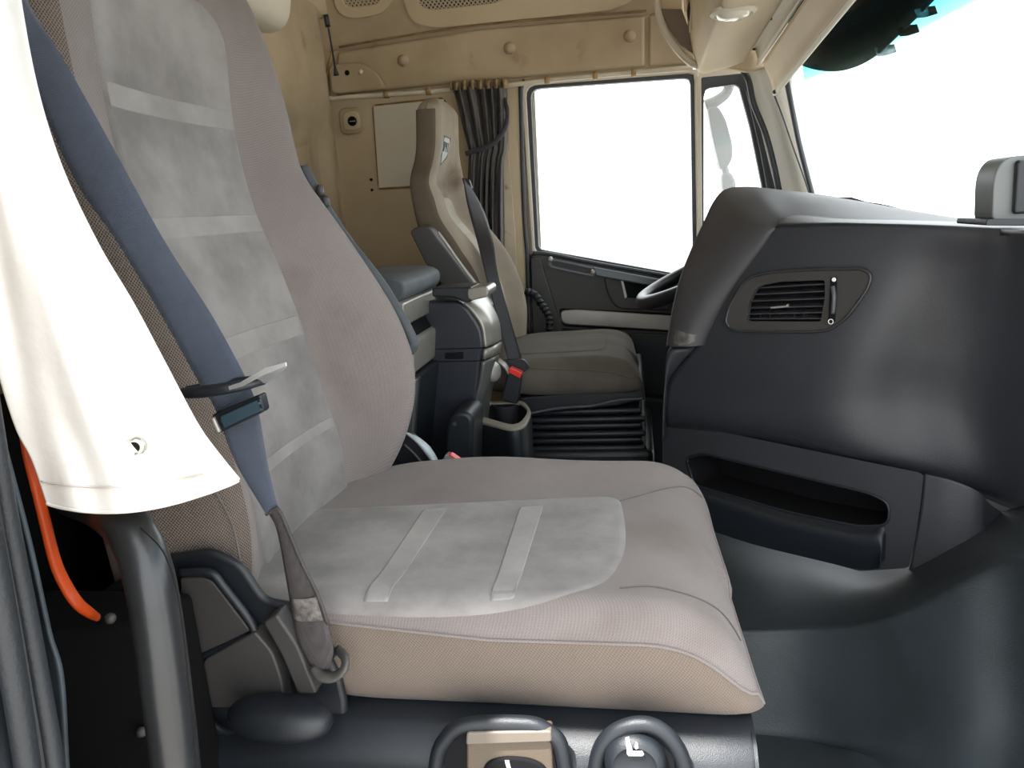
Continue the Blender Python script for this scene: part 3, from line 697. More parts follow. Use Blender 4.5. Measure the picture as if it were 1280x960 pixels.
# moulded side cover, levers and switches under the seat
sc1 = prism('side_cover', YL(rp([(180, 700), (262, 687), (300, 706), (330, 750), (372, 757), (400, 800), (425, 850), (432, 880), (440, 1150), (60, 1150), (100, 760)], [10, 14, 14, 10, 8, 6, 6, 4, 0, 0, 30]), .752), (0, .012, 0), PLA, ps, .010, 4)
prism('recess_cover', YL(rp([(225, 722), (262, 722), (313, 789), (245, 822), (225, 822)], [4, 14, 4, 4, 4]), .738), (0, .03, 0), PLAG, ps, .005, 4)
tube('recess_rim', YL([(225, 716), (262, 716), (280, 734), (318, 787), (300, 800), (246, 825), (240, 850), (248, 885), (275, 912), (320, 918)], .740), .0055, PLA, ps, 60, 8)
prism('lever_cover', YL(rp([(252, 826), (318, 790), (340, 815), (352, 850), (356, 885), (262, 885), (252, 850)], [10, 4, 10, 10, 3, 3, 10]), .732), (0, .03, 0), PLAG, ps, .005, 4)
prism('recliner_lever', YL(rp([(328, 778), (345, 768), (372, 808), (396, 868), (372, 868), (352, 820)], 5), .728), (0, .03, 0), PLAG, ps, .006, 4)
blob('adjuster_handle', W(350, 897, Y=.705), (.066, .030, .024), PLA, ps, 2.3, Matrix.Rotation(math.radians(3), 3, 'Y'))
# ledge under the cushion
xa, xb_ = W(236, 930, Y=.72).x, W(950, 930, Y=.72).x
prof = [(.80, .402), (.775, .402), (.752, .400), (.740, .394), (.730, .386), (.722, .377), (.716, .365), (.716, .34), (.720, .20), (.725, .0)]
grid('ledge', [[(x, y+(0.006*math.exp(-((x-xb_)/.02)**2)), z-.02*math.exp(-((x-xa)/.12)**2)) for y, z in prof] for x in np.linspace(xa, xb_, 30)], PLA, ps, 40, 0)
prism('ledge_end', [(xb_, y, z) for y, z in prof]+[(xb_, 1.25, 0), (xb_, 1.25, .414)], (-.004, 0, 0), PLA, ps)
prism('front_face', [(xb_-.006, .80, .0), (xb_-.006, 1.28, .0), (xb_-.006, 1.28, .43), (xb_-.006, .80, .43)], (-.02, 0, 0), PLA, ps, .01)
YA = .713
tube('arch_rim', YL([(541, 1010), (546, 950), (556, 925), (582, 906), (655, 904), (683, 913), (702, 936), (712, 1010)], YA), .009, PLA, ps, 70, 10)
prism('arch_recess', YL(rp([(553, 1010), (556, 935), (585, 911), (655, 909), (690, 925), (704, 1010)], 12), YA-.001), (0, .01, 0), DARK, ps, .001)
sw = prism('switch_panel', YL(rp([(583, 1010), (583, 916), (689, 914), (694, 1010)], 5), YA-.004), (0, .02, 0), TAN, ps, .006, 4)
prism('switch_panel_lip', YL(rp([(582, 932), (583, 916), (689, 914), (690, 928)], 4), YA-.010), (0, .01, 0), mat('tan_lip', (.15, .125, .10), .4, .1), sw, .004, 3)
prism('rocker', YL(rp([(598, 1010), (604, 955), (630, 947), (665, 950), (685, 962), (690, 1010)], 14), YA-.008), (0, .01, 0), DARK, sw, .003)
prism('icon', YL([(631, 951), (636, 951), (645, 985), (640, 985)], YA-.010), (0, .001, 0), WHITE, sw)
tube('arch_rim', YL([(742, 1010), (746, 950), (762, 920), (790, 906), (818, 908), (842, 928), (856, 960), (860, 1010)], YA), .009, PLA, ps, 70, 10)
prism('arch_recess', YL(rp([(752, 1010), (756, 940), (785, 912), (818, 912), (842, 940), (850, 1010)], 14), YA-.001), (0, .01, 0), DARK, ps, .001)
kc = W(794, 950, Y=YA-.006)
kn = lathe('heater_knob', kc, (0, -1, .12), [(.034, -.01), (.034, .004), (.030, .012), (.024, .015), (.020, .012), (.001, .010)], PLA, ps, 36)
def icon(pts, d=0.0): return prism('icon', [WP(a, b, kc+Vector((0, -.016, 0)), Vector((0, -1, .12)).normalized()) for a, b in pts], (0, .0015, 0), WHITE, kn)
icon([(782, 923), (786, 922), (791, 940), (803, 940), (805, 943), (803, 945), (786, 945), (784, 943)])
icon([(795, 928), (797, 930), (798, 935), (795, 937), (793, 934)])

# seat belt over the near bolster
def strip(name, left, right, m, parent, n=60, k=7, thick=.0015, puff=0.0, ycurve=0.0):
    A = cr([W(a, b, Y=c) for a, b, c in left], n); Bq = cr([W(a, b, Y=c) for a, b, c in right], n)
    rows = [[tuple(A[i]*(1-t)+Bq[i]*t+np.array([0, -puff*math.sin(math.pi*t), 0])) for t in np.linspace(0, 1, k)] for i in range(n)]
    return grid(name, rows, m, parent, thick=thick)
sb = root('seat_belt', W(405, 830, Y=.74), 'blue grey seat belt running down across the large foreground seat', 'seat belt')
strip('webbing', [(-45, -130, .62), (9, 0, .63), (52, 130, .645), (97, 230, .66), (145, 300, .67), (200, 391, .68), (250, 480, .69), (269, 511, .695), (294, 577, .70), (333, 643, .715)],
      [(-25, -130, .64), (33, 0, .65), (80, 75, .655), (150, 200, .675), (205, 300, .69), (266, 396, .70), (308, 474, .71), (323, 514, .712), (334, 577, .715), (347, 634, .72)], BELT, sb, 90, puff=.002)
strip('lower_webbing', [(336, 640, .722), (348, 668, .724), (362, 747, .728), (371, 797, .730), (388, 832, .732)],
      [(347, 632, .718), (357, 655, .72), (396, 743, .726), (416, 806, .728), (412, 836, .730)], BELTG, sb, 50, puff=.003)
tube('webbing_edge', L3([(333, 643, .716), (345, 636, .714), (350, 640, .714), (357, 655, .716), (376, 700, .718), (397, 743, .722), (410, 780, .724)]), .0022, BELTG, sb, 40, 6)
strip('belt_label', [(364, 748, .7265), (368, 775, .728)], [(396, 746, .7235), (404, 775, .7255)], mat('belt_print', (.055, .05, .05), .8, 0, 90, col2=(.20, .18, .17)), sb, 12, puff=.003)
tube('anchor_loop', L3([(392, 834, .728), (402, 845, .722), (418, 846, .722), (430, 836, .725), (431, 822, .735), (422, 812, .75)]), [.006, .008, .008, .008, .007, .006], mat('worn_grey', (.07, .065, .06), .5, .4, 30), sb, 30, 10, flat=.6)
prism('anchor_bolt_cover', YL(rp([(360, 800), (400, 812), (418, 826), (398, 842), (378, 836)], 8), .742), (0, .02, 0), PLA, sb, .006)
# tongue: black moulded bar with a chrome plate through it
tube('tongue', L3([(230, 491, .675), (250, 490, .668), (285, 485, .668), (312, 480, .678), (330, 477, .69)]), [.0075, .0085, .008, .007, .0045], PLA, sb, 40, 12, flat=.75)
tube('tongue_back', L3([(234, 488, .69), (262, 484, .70), (300, 478, .705), (330, 474, .70)]), [.005, .006, .006, .0045], PLA, sb, 30, 10)
rg = [W(a, b, Y=c) for a, b, c in [(285, 487, .661), (298, 483, .661), (345, 460, .65), (358, 457, .645), (357, 461, .66), (330, 477, .685), (318, 478, .69)]]
prism('tongue_plate', L3([(285, 483, .660), (300, 478, .660), (331, 460, .650), (357, 453, .640), (358, 458, .640), (332, 468, .650), (303, 483, .660), (286, 488, .660)]), (0, .002, 0), CHR, sb, .0006)
prism('tongue_plate', L3([(335, 459, .648), (357, 454, .643), (357, 459, .648), (333, 478, .682), (312, 478, .690), (318, 473, .684), (330, 468, .67), (345, 462, .655)]), (0, .0015, -.0015), CHR, sb, .0004)
bx = [W(a, b, Y=.688) for a, b in rp([(264, 519), (325, 493), (330, 515), (273, 542)], 4)]
cl = prism('slider_clip', bx, (0, .014, 0), PLA, sb, .004, 4)
prism('clip_face', [W(a, b, Y=.683) for a, b in rp([(274, 521), (323, 499), (327, 513), (279, 536)], 2)], (0, .006, 0), mat('clip_face', (.03, .055, .075), .35, .1), cl, .0015)
for a, b in ((275, 524), (278, 532), (323, 500), (326, 508)):
    tube('slot', [W(a-1, b-2.5, Y=.6822), W(a+1, b+2.5, Y=.6822)], .0010, DARK, cl, 3, 6)
tube('clip_end', [W(266, 522, Y=.686), W(274, 540, Y=.686)], .0028, SILV, cl, 6, 8)

# recliner cover and buckle on the far side of the big seat
prism('seat_frame', [(-.60, .78, .03), (.10, .78, .03), (.10, 1.28, .03), (-.60, 1.28, .03)], (0, 0, .38), PLA, ps, .02)
prism('suspension_foot', [(-.55, .80, -.02), (.06, .80, -.02), (.06, 1.26, -.02), (-.55, 1.26, -.02)], (0, 0, .05), PLA, ps, .01)
rc = root('recliner_cover', W(525, 590, Y=1.33), 'black recliner lever with pale crescent edge behind the large seat cushion', 'lever')
prism('lever', YL(rp([(505, 542), (520, 552), (538, 575), (550, 600), (480, 640), (480, 560)], 8), 1.345), (0, .03, 0), PLA, rc, .006)
tube('crescent', YL([(508, 541), (522, 550), (534, 562), (543, 576), (546, 584)], 1.34), [.003, .008, .011, .010, .005], mat('crescent_grey', (.42, .47, .50), .4, .1), rc, 30, 10, flat=.7)
tube('edge', YL([(505, 555), (522, 572), (535, 592), (538, 600)], 1.335), .003, PLAG, rc, 20, 6)
bk1 = root('seat_buckle', W(564, 578, Y=1.33), 'grey belt buckle with red stripe peeking over the large seat cushion', 'buckle')
prism('body', YL(rp([(547, 590), (556, 569), (560, 568), (580, 582), (572, 600)], 2), 1.335), (0, .02, 0), mat('buckle_grey', (.22, .21, .21), .4, .1), bk1, .003)
prism('button', L3([(560, 568.5, 1.334), (563, 568.5, 1.334), (580, 580, 1.334), (578, 582.5, 1.334)]), (0, .018, 0), RED, bk1, .001)
# folded far armrest of the big seat
ar = grid('far_armrest', [L3([(383, 205, 1.34), (400, 236, 1.34), (433, 290, 1.34), (483, 355, 1.34), (516, 412, 1.34), (523, 432, 1.34), (517, 444, 1.34)]),
                          [p+Vector((-.012, .03, 0)) for p in L3([(383, 205, 1.34), (400, 236, 1.34), (433, 290, 1.34), (483, 355, 1.34), (516, 412, 1.34), (523, 432, 1.34), (517, 444, 1.34)])],
                          [p+Vector((-.03, .0, 0)) for p in L3([(383, 206, 1.37), (401, 237, 1.42), (433, 290, 1.42), (483, 354, 1.42), (516, 411, 1.42), (523, 432, 1.42), (516, 446, 1.42)])]], PAD, ps, 50, 10, thick=.02, off=-1)
ar['label'] = 'dark blue grey armrest folded up behind the bolster'
for a, b in ((400, 238), (407, 252)):
    blob('armrest_catch', W(a, b, Y=1.33), (.007, .008, .011), PLAG, ps, 2.5)

# ------------------------------------------------------------------ driver seat
ds = root('truck_seat', (-.2, 2.26, .3), 'smaller worn beige driver seat with built in headrest by the far door', 'seat')
fs = [(567, 143, 2.38), (572, 170, 2.39), (578, 206, 2.42), (587, 230, 2.46), (599, 268, 2.49), (622, 292, 2.5), (640, 317, 2.5), (655, 350, 2.5), (662, 385, 2.5), (660, 420, 2.5), (652, 450, 2.5)]
F1 = sorted([(p.z, p.x) for p in L3(fs)])
rs = [(516, 128, 2.14), (517, 165, 2.14), (508, 195, 2.06), (504, 220, 2.02), (508, 245, 2.02), (518, 288, 2.02), (530, 330, 2.02), (545, 380, 2.02), (560, 430, 2.02)]
R1 = sorted([(p.z, p.x) for p in L3(rs)])
tab = []
for z in np.linspace(.50, 1.30, 30):
    xr = np.interp(z, *zip(*F1)); xb = np.interp(z, *zip(*R1))
    h = 1/(1+math.exp(-(z-1.13)/.022)); w = .235*(1-h)+.125*h
    if z > 1.06: xr = np.interp(z, [1.06, 1.3], [-.555, -.535])
    xf = xr-.05*(1-h)-.004
    tab.append((z, xf, xr, w, xb))
tab.append((1.335, -.55, -.548, .118, R1[-1][1]+.01))
B2 = Back(2.26, tab, .55, .80)
B2.mesh('backrest', DFAB, ds, 110, .045)
def b2s(y, z): return B2.surf(y, z)
# darker side and rear cover on the near flank
rows = []
for z in np.linspace(.52, 1.29, 50):
    xf, xr, w, xb = B2.at(z); r = []
    xs = B2.front(2.26-w*.985, z)
    for t in np.linspace(0, 1, 14):
        a = xs+.012-(xs+.012-xb-.0)*t
        yy = 2.26-w-.003-.004*math.sin(math.pi*t)+(.045*(1-math.cos(max(0, t-.8)/.2*math.pi/2)))+(.004 if t == 0 else 0)
        r.append((a, yy, z))
    rows.append(r)
grid('side_cover', rows, DFABD, ds)
patch('center_panel', rp([(2.26-.12, .58), (2.26+.12, .58), (2.26+.12, 1.05), (2.26-.12, 1.05)], .03), b2s, mat('driver_suede', (.42, .38, .31), .95, 0, 9, col2=(.33, .29, .23), sheen=.3), ds, .004, .01, 120, 30)
for z in (.93, .80):
    patch('stripe', [(2.145, z), (2.375, z), (2.375, z+.035), (2.145, z+.035)], b2s, mat('driver_stripe', (.50, .46, .39), .95, .1), ds, .0055, .003, 80, 8)
# badge stitched on the headrest
bd = patch('badge', rp([(2.20, 1.225), (2.30, 1.225), (2.29, 1.165), (2.25, 1.14), (2.21, 1.165)], .012), b2s, mat('badge_cloth', (.50, .50, .46), .8, .1), ds, .0035, .003, 60, 6)
bc = [(2.204, 1.221), (2.296, 1.221), (2.287, 1.167), (2.25, 1.144), (2.213, 1.167), (2.204, 1.221)]
INK = mat('badge_ink', (.10, .12, .15), .8)
def ink(uv): tube('badge_mark', [Vector(b2s(a, b))+Vector((.0045, 0, 0)) for a, b in uv], 0.0013, INK, bd, len(uv), 6, smoothpts=False)
ink(bc)
for i, ch_ in enumerate('IVECO'):
    u0 = 2.288-i*.0155
    G = {'I': [(.35, 0), (.35, 1)], 'V': [(0, 1), (.35, 0), (.7, 1)], 'E': [(.7, 1), (0, 1), (0, .5), (.6, .5), (0, .5), (0, 0), (.7, 0)],
         'C': [(.7, .9), (.2, 1), (0, .7), (0, .3), (.2, 0), (.7, .1)], 'O': [(.2, 0), (0, .3), (0, .7), (.2, 1), (.5, 1), (.7, .7), (.7, .3), (.5, 0), (.2, 0)]}[ch_]
    ink([(u0-.0155*x, 1.181+.026*y) for x, y in G])
# raised armrest on the near side
am = prism('raised_armrest', YL(rp([(519, 288), (529, 282), (543, 283), (552, 296), (620, 382), (596, 392), (566, 364), (540, 330)], [5, 4, 5, 4, 4, 4, 3, 6]), 1.995), (0, -.055, 0), PLAG, ds, .012, 4)
prism('armrest_inlay', YL(rp([(537, 300), (545, 300), (590, 362), (572, 362), (552, 332)], 3), 1.942), (0, .004, 0), PLA, am, .002)
tube('armrest_edge', YL([(547, 290), (556, 302), (580, 336), (600, 362)], 1.945), .004, SILV, am, 20, 8)
C2 = Cushion(-.48, .005, 2.01, 2.50, .575, .475, fall=.05, bol=.008, tilt=.015)
C2.mesh(ds, DFABG, DFABG)
patch('seat_panel', rp([(-.42, 2.12), (-.10, 2.12), (-.10, 2.40), (-.42, 2.40)], .05), C2.surf, mat('driver_seat_panel', (.105, .095, .082), .95, .2, 8), ds, .003, .01, 100, 20)
prism('seat_pan', YL(rp([(648, 497), (803, 482), (807, 500), (770, 508), (650, 520)], 4), 2.03), (0, .46, 0), PLA, ds, .012)
for k in range(6):
    z = .425-.022*k
    q = box('bellows_fold', (-.36-.008*(k % 2), 2.05-.008*(k % 2), z-.020), (.0+.010*(k % 2), 2.48+.01*(k % 2), z), PLA, ds, .009)
prism('seat_base', [(-.40, 2.03, -.02), (.03, 2.03, -.02), (.03, 2.5, -.02), (-.40, 2.5, -.02)], (0, 0, .325), PLA, ds, .02)
tube('pan_edge', L3([(655, 518, 2.02), (700, 510, 2.02), (740, 507, 2.02), (772, 500, 2.02), (803, 498, 2.02)]), .004, PAD, ds, 30, 6)
# driver belt with tongue and buckle
db = root('driver_seat_belt', W(640, 460, Y=1.98), 'black seat belt hanging diagonally in front of the beige driver seat', 'seat belt')
strip('webbing', [(579, 222, 2.30), (584, 255, 2.20), (596, 300, 2.06), (606, 340, 1.99), (620, 392, 1.97), (632, 440, 1.97), (636, 452, 1.97)],
      [(583, 225, 2.33), (604, 262, 2.24), (616, 300, 2.08), (622, 340, 2.01), (636, 392, 1.99), (650, 440, 1.99), (653, 452, 1.99)], mat('black_webbing', (.022, .022, .026), .6, .2, 20), db, 50)
prism('belt_guide', YL(rp([(577, 222), (586, 224), (590, 236), (580, 232)], 2), 2.31), (0, .02, 0), PLA, db, .003)
prism('tongue', YL(rp([(630, 450), (655, 449), (662, 459), (656, 466), (640, 460)], 4), 1.96), (0, .012, 0), PLA, db, .003)
b3 = root('driver_belt_buckle', W(640, 500, Y=1.93), 'black seat belt buckle with bright red button beside the console', 'buckle')
prism('body', YL(rp([(636, 462), (652, 470), (651, 480), (646, 506), (626, 500)], 3), 1.92), (0, .03, 0), PLA, b3, .004)
prism('button', YL(rp([(637, 460), (652, 467), (650, 473), (635, 465)], 1.5), 1.915), (0, .034, 0), RED, b3, .001)
tube('stalk', L3([(622, 450, 1.93), (631, 457, 1.93), (637, 468, 1.93)]), [.014, .014, .010], SILV, b3, 10, 10, flat=.5)

# ------------------------------------------------------------------ console between the seats
k1 = root('console_locker', W(530, 590, Y=1.55), 'grey padded box with silver front and round lock behind the large seat', 'box')
prism('pad', YL(rp([(404, 350), (434, 346), (492, 347), (505, 355), (505, 371), (496, 380), (434, 384), (404, 384)], [4, 4, 10, 6, 6, 10, 4, 4]), 1.50), (0, .30, 0), PAD, k1, .018, 5)
prism('silver_front', YL(rp([(444, 384), (499, 377), (505, 380), (505, 409), (474, 420), (444, 420)], 3), 1.52), (0, .26, 0), CONS, k1, .008)
lathe('lock', W(506, 398, Y=1.52), (0, -1, 0), [(.007, 0), (.007, .004), (.003, .005)], PLA, k1, 14)
prism('hinge_block', YL([(454, 408), (509, 404), (524, 430), (464, 440)], 1.58), (0, .2, 0), DARK, k1, .004)
prism('drawer_top', YL(rp([(464, 428), (512, 424), (518, 428), (517, 468), (474, 482), (464, 482)], 4), 1.54), (0, .26, 0), CONS, k1, .01)
prism('door_panel', YL(rp([(464, 487), (516, 473), (521, 474), (516, 540), (509, 640), (454, 640)], 3), 1.545), (0, .26, 0), mat('dark_silver', (.13, .135, .125), .3, .2, 8, metal=.3), k1, .008)
prism('handle', YL(rp([(500, 472), (516, 466), (516, 473), (500, 480)], 1.5), 1.53), (0, .02, 0), CONS, k1, .002)
prism('side_shell', YL(rp([(464, 474), (520, 468), (526, 470), (520, 540), (512, 650), (454, 650)], 4), 1.56), (0, .26, 0), PLA, k1, .01)

k2 = root('centre_console', W(590, 590, Y=1.7), 'tall dark console with curved silver front and handle bar beside the driver seat', 'console')
bod = [(520, 376), (572, 376), (584, 384), (602, 410), (605, 434), (601, 448), (597, 490), (588, 570), (586, 660), (500, 660)]
prism('body', YL(rp(bod, [0, 6, 8, 12, 5, 5, 10, 20, 0, 0]), 1.72), (0, .17, 0), mat('console_plastic', (.020, .023, .032), .38, .15, 6, bump=.2, bscale=800), k2, .008, 3)
fr = L3([(583, 382, 1.725), (601, 408, 1.725), (605, 432, 1.725)]); to = L3([(606, 372, 1.86), (622, 404, 1.86), (625, 425, 1.86)])
grid('silver_face', [L3([(580, 379, 1.722), (592, 392, 1.722), (602, 409, 1.722), (605.5, 434, 1.722)]), L3([(590, 376, 1.76), (603, 388, 1.76), (613, 405, 1.76), (617, 429, 1.76)]), L3([(606, 371, 1.87), (614, 384, 1.87), (622, 402, 1.87), (625, 424, 1.87)])], CONS, k2, 24, 12, thick=.01)
grid('silver_band', [L3([(605.5, 437, 1.722), (604, 449, 1.722)]), L3([(617, 432, 1.76), (616, 444, 1.76)]), L3([(625, 427, 1.87), (623, 440, 1.87)])], CONS, k2, 0, 12, thick=.01)
grid('silver_lower', [L3([(603, 452, 1.722), (599, 480, 1.722), (590, 515, 1.722), (587, 560, 1.722)]), L3([(615, 447, 1.76), (610, 474, 1.76), (600, 512, 1.76), (597, 560, 1.76)]), L3([(622, 443, 1.87), (618, 468, 1.87), (610, 505, 1.87), (607, 560, 1.87)])], mat('dark_silver', (.13, .135, .125), .3), k2, 20, 12, thick=.01)
prism('slot', YL(rp([(556, 441), (579, 440), (579, 449), (556, 449)], 2), 1.7185), (0, .004, 0), DARK, k2, .001)
tube('seam', YL([(530, 437), (600, 435), (605, 434)], 1.719), .0012, DARK, k2, 10, 5)
tube('seam', YL([(540, 452), (600, 451), (604, 449)], 1.719), .0012, DARK, k2, 10, 5)
prism('handle_bar', YL(rp([(540, 360), (590, 359), (592, 376), (582, 379), (568, 372), (540, 371)], [3, 4, 5, 6, 6, 3]), 1.66), (0, .10, 0), PLA, k2, .012, 4)
prism('handle_grip', YL(rp([(584, 361), (607, 358), (611, 362), (610, 371), (588, 376), (584, 372)], 4), 1.655), (0, .10, 0), CONS, k2, .008, 4)
kb = root('lever_button', W(612, 462, Y=1.80), 'round grey push button on the lower front of the dark console', 'button')
lathe('stem', W(603, 465, Y=1.80), (1, -.35, .1), [(.020, 0), (.022, .01), (.022, .02)], PLA, kb, 20)
lathe('cap', W(604, 465, Y=1.80), (1, -.35, .1), [(.024, .0), (.026, .006), (.026, .034), (.02, .042), (.001, .044)], SILV, kb, 24)

ch2 = root('cup_holder_bin', W(620, 580, Y=1.6), 'black storage bin with pale rim and cup well between the seats', 'cup holder')
oo = [W(a, b, Z=.48) for a, b in rp([(583, 520), (600, 502), (655, 500), (665, 514), (658, 532), (640, 537), (600, 527)], [5, 6, 8, 6, 10, 10, 5])]
ii = [W(a, b, Z=.48) for a, b in rp([(598, 516), (608, 504), (650, 503), (660, 513), (652, 527), (640, 531), (606, 521)], [3, 4, 6, 5, 8, 8, 4])]
q = frame('rim', oo, ii, mat('rim_grey', (.30, .28, .23), .35, .2, 12), ch2, 90, depth=(0, 0, -.02)); bev(q, .002, 2)
oz_ = [Vector((p.x, p.y, p.z-.006)) for p in oo]
c_ = sum(oz_, Vector())/len(oz_)
rows = [[c_+(p-c_)*k+Vector((0, 0, -dz)) for p in oz_] for k, dz in ((1.0, 0), (1.03, .02), (1.0, .08), (.95, .20), (.93, .42))]
grid('bin_shell', rows, PLA, ch2, closed=True)
iz = [Vector((p.x, p.y, p.z-.004)) for p in ii]; ci = sum(iz, Vector())/len(iz)
rows = [[ci+(p-ci)*k+Vector((0, 0, -dz)) for p in iz] for k, dz in ((1.0, 0), (.95, .03), (.9, .09), (.02, .092))]
grid('well', rows, DARK, ch2, closed=True)
lathe('cup_ring', W(634, 520, Z=.44), (0, 0, 1), [(.030, -.05), (.034, .0), (.036, .035), (.033, .035), (.03, 0)], mat('cup_plastic', (.03, .032, .036), .3), ch2, 24)
prism('side_hump', YL(rp([(553, 600), (557, 530), (566, 516), (583, 514), (592, 524), (590, 600)], [0, 10, 8, 8, 8, 0]), 1.56), (0, .12, 0), PLA, ch2, .012, 4)
lathe('screw', W(568, 530, Y=1.558), (0, -1, 0), [(.006, 0), (.005, .003), (.001, .004)], PLAG, ch2, 12)

# ------------------------------------------------------------------ dashboard
da = root('dashboard', W(835, 530, Y=1.7), 'black truck dashboard with a grey band around its driver end', 'dashboard')
PO = W(880, 430, Y=1.66); PR = Vector((.50, -.40, 0)).normalized(); PU = Vector((.05, .07, 1)).normalized(); PN = PR.cross(PU).normalized()
if PN.y > 0: PN = -PN
def PL(px, py, d=0.0): return WP(px, py, PO+PN*d, PN)
# main panel; the right part curves into the passenger side and turns under
def col(r): return [PL(*p) for p in r]
rws = [
 [(990, 240, -.30), (1060, 262, -.26), (1120, 270, -.22), (1170, 274, -.20), (1220, 278, -.17), (1270, 281, -.15), (1420, 290, -.12)],
 [(976, 274, -.022), (1050, 276, -.022), (1130, 278, -.022), (1190, 280, -.022), (1235, 282, -.020), (1285, 283, -.012), (1430, 293, .04)],
 [(966, 288, -.002), (1045, 286, -.002), (1125, 288, -.002), (1187, 291, -.002), (1235, 294, .000), (1288, 298, .012), (1440, 310, .08)],
 [(935, 325, 0), (1025, 325, 0), (1110, 328, -.004), (1175, 332, -.018), (1232, 337, -.020), (1290, 343, -.005), (1440, 360, .07)],
 [(905, 372, .0), (1005, 375, 0), (1095, 378, -.004), (1160, 384, -.035), (1222, 390, -.055), (1288, 398, -.035), (1440, 420, .05)],
 [(872, 430, -.002), (985, 430, 0), (1075, 432, -.006), (1148, 438, -.055), (1215, 446, -.085), (1285, 455, -.06), (1440, 480, .04)],
 [(834, 480, -.008), (960, 484, -.006), (1055, 492, -.014), (1138, 500, -.075), (1210, 512, -.115), (1285, 525, -.09), (1440, 560, .0)],
 [(831, 526, -.014), (950, 538, -.02), (1050, 560, -.03), (1145, 584, -.085), (1225, 604, -.14), (1290, 628, -.12), (1440, 680, -.05)],
 [(838, 545, -.10), (950, 560, -.10), (1050, 580, -.10), (1150, 600, -.14), (1228, 622, -.18), (1292, 648, -.16), (1440, 700, -.1)]]
grid('main_panel', [col(r) for r in rws], DASH, da, 90, 90, thick=.004, off=-1)
mp_ = D.objects['main_panel']
iv0 = [PL(a, b) for a, b in [(931, 402), (933, 378), (943, 356), (975, 350), (1033, 348), (1033, 374), (1028, 404)]]
iq = [((p-PO).dot(PR), (p-PO).dot(PU)) for p in iv0]
def inside(x, y):
    c = False
    for i in range(len(iq)):
        (a, b), (c1_, d1_) = iq[i], iq[i-1]
        if (b > y) != (d1_ > y) and x < (c1_-a)*(y-b)/(d1_-b)+a: c = not c
    return c
bm = bmesh.new(); bm.from_mesh(mp_.data)
bmesh.ops.delete(bm, geom=[f for f in bm.faces if inside((f.calc_center_median()-PO).dot(PR), (f.calc_center_median()-PO).dot(PU))], context='FACES')
bm.to_mesh(mp_.data); bm.free()
# rear corner turning away towards the driver
L_ = [PL(*p) for p in [(966, 288, -.002), (935, 325, 0), (905, 372, 0), (872, 430, -.002), (852, 452, -.004), (834, 480, -.008), (831, 526, -.014), (832, 548, -.03)]]
Lm = [W(*p[:2], Y=p[2]) for p in [(955, 285, 1.72), (925, 322, 1.72), (893, 368, 1.71), (868, 428, 1.70), (837, 438, 1.70), (832, 480, 1.705), (829.5, 526, 1.71), (829, 548, 1.715)]]
Lb = [p+Vector((.10, .25, 0)) for p in Lm]
grid('corner_panel', [L_, Lm, [p+Vector((.03, .10, 0)) for p in Lm], Lb], DASH, da, 40, 20, thick=.004)
# grey band
A_ = L3([(834, 433, 1.705), (840, 395, 1.71), (850, 352, 1.72), (864, 315, 1.735), (880, 280, 1.75), (893, 253, 1.77), (908, 238, 1.80), (935, 234, 1.86), (975, 238, 1.92), (1040, 246, 1.93), (1120, 262, 1.85), (1200, 280, 1.72), (1235, 286, 1.68)])
I_ = [PL(*p) for p in [(877, 432, .006), (884, 414, .006), (898, 386, .006), (915, 357, .006), (936, 327, .006), (952, 305, .006), (963, 289, .004), (977, 280, -.012), (1000, 277.5, -.025), (1050, 278, -.025), (1125, 280, -.025), (1200, 282, -.025), (1240, 284, -.025)]]
Mo = []
for i, (p, q) in enumerate(zip(A_, I_)):
    f = 1 if i < 7 else (.5 if i == 7 else 0)
    Mo.append((p*.62+q*.38+PN*.020*f+Vector((0, 0, .012 if i > 6 else 0)), p*.25+q*.75+PN*.020*f+Vector((0, 0, .006 if i > 6 else 0)), p*.95+q*.05+PN*.006*f+Vector((0, 0, .004))))
back = [p+Vector((.03, .10, -.005)) for p in A_]
grid('grey_band', [back, A_, [m_[2] for m_ in Mo], [m_[0] for m_ in Mo], [m_[1] for m_ in Mo], I_, [p-PN*.03 for p in I_]], DASHB, da, 120, 40)
e0 = A_[0]; e1_ = I_[0]
prism('band_end', [e0+Vector((0, 0, .0)), e0*.6+e1_*.4+PN*.02, e0*.25+e1_*.75+PN*.018, e1_, e1_-PN*.03, e0+Vector((.03, .08, 0))], (0, 0, .006), DASHB, da, 0)
SCU = mat('scuffed_patch', (.052, .05, .054), .55, 0, 70, col2=(.15, .14, .12), detail=9)
def bandpt(s, t):
    a = A_[0]*(1-t)+A_[1]*t; b = I_[0]*(1-t)+I_[1]*t
    m0 = Mo[0][0]*(1-t)+Mo[1][0]*t; m1 = Mo[0][1]*(1-t)+Mo[1][1]*t
    return cr([a, m0, m1, b], 21)[min(20, max(0, int(round(s*20))))]
sc2 = [[tuple(Vector(bandpt(.5+(s-.5)*w, t))+PN*.0012) for s in (.1, .25, .4, .6, .75, .9)] for t, w in ((.06, .12), (.15, .45), (.3, .75), (.5, .9), (.68, .95))]
grid('scuff', sc2, SCU, da, 16, 12)
# dash top behind the band out to the windshield
far = [Vector((ws(.97, t)[0]+.02, ws(.97, t)[1], .93)) for t in (0.02, .15, .3, .45, .6, .75, .97)]
fr_ = [Vector((.20, 2.68, .80)), Vector((.22, 2.4, .86)), W(1000, 246, Y=1.93), W(1125, 270, Y=1.80), W(1215, 284, Y=1.5), W(1285, 288, Y=1.2), W(1450, 300, Y=.95)]
grid('dash_top', [fr_, [a*.5+b*.5+Vector((0, 0, -.01)) for a, b in zip(fr_, far)], [Vector((p.x, p.y, .90)) for p in far]], DASHB, da, 40, 10, thick=.01, off=-1)
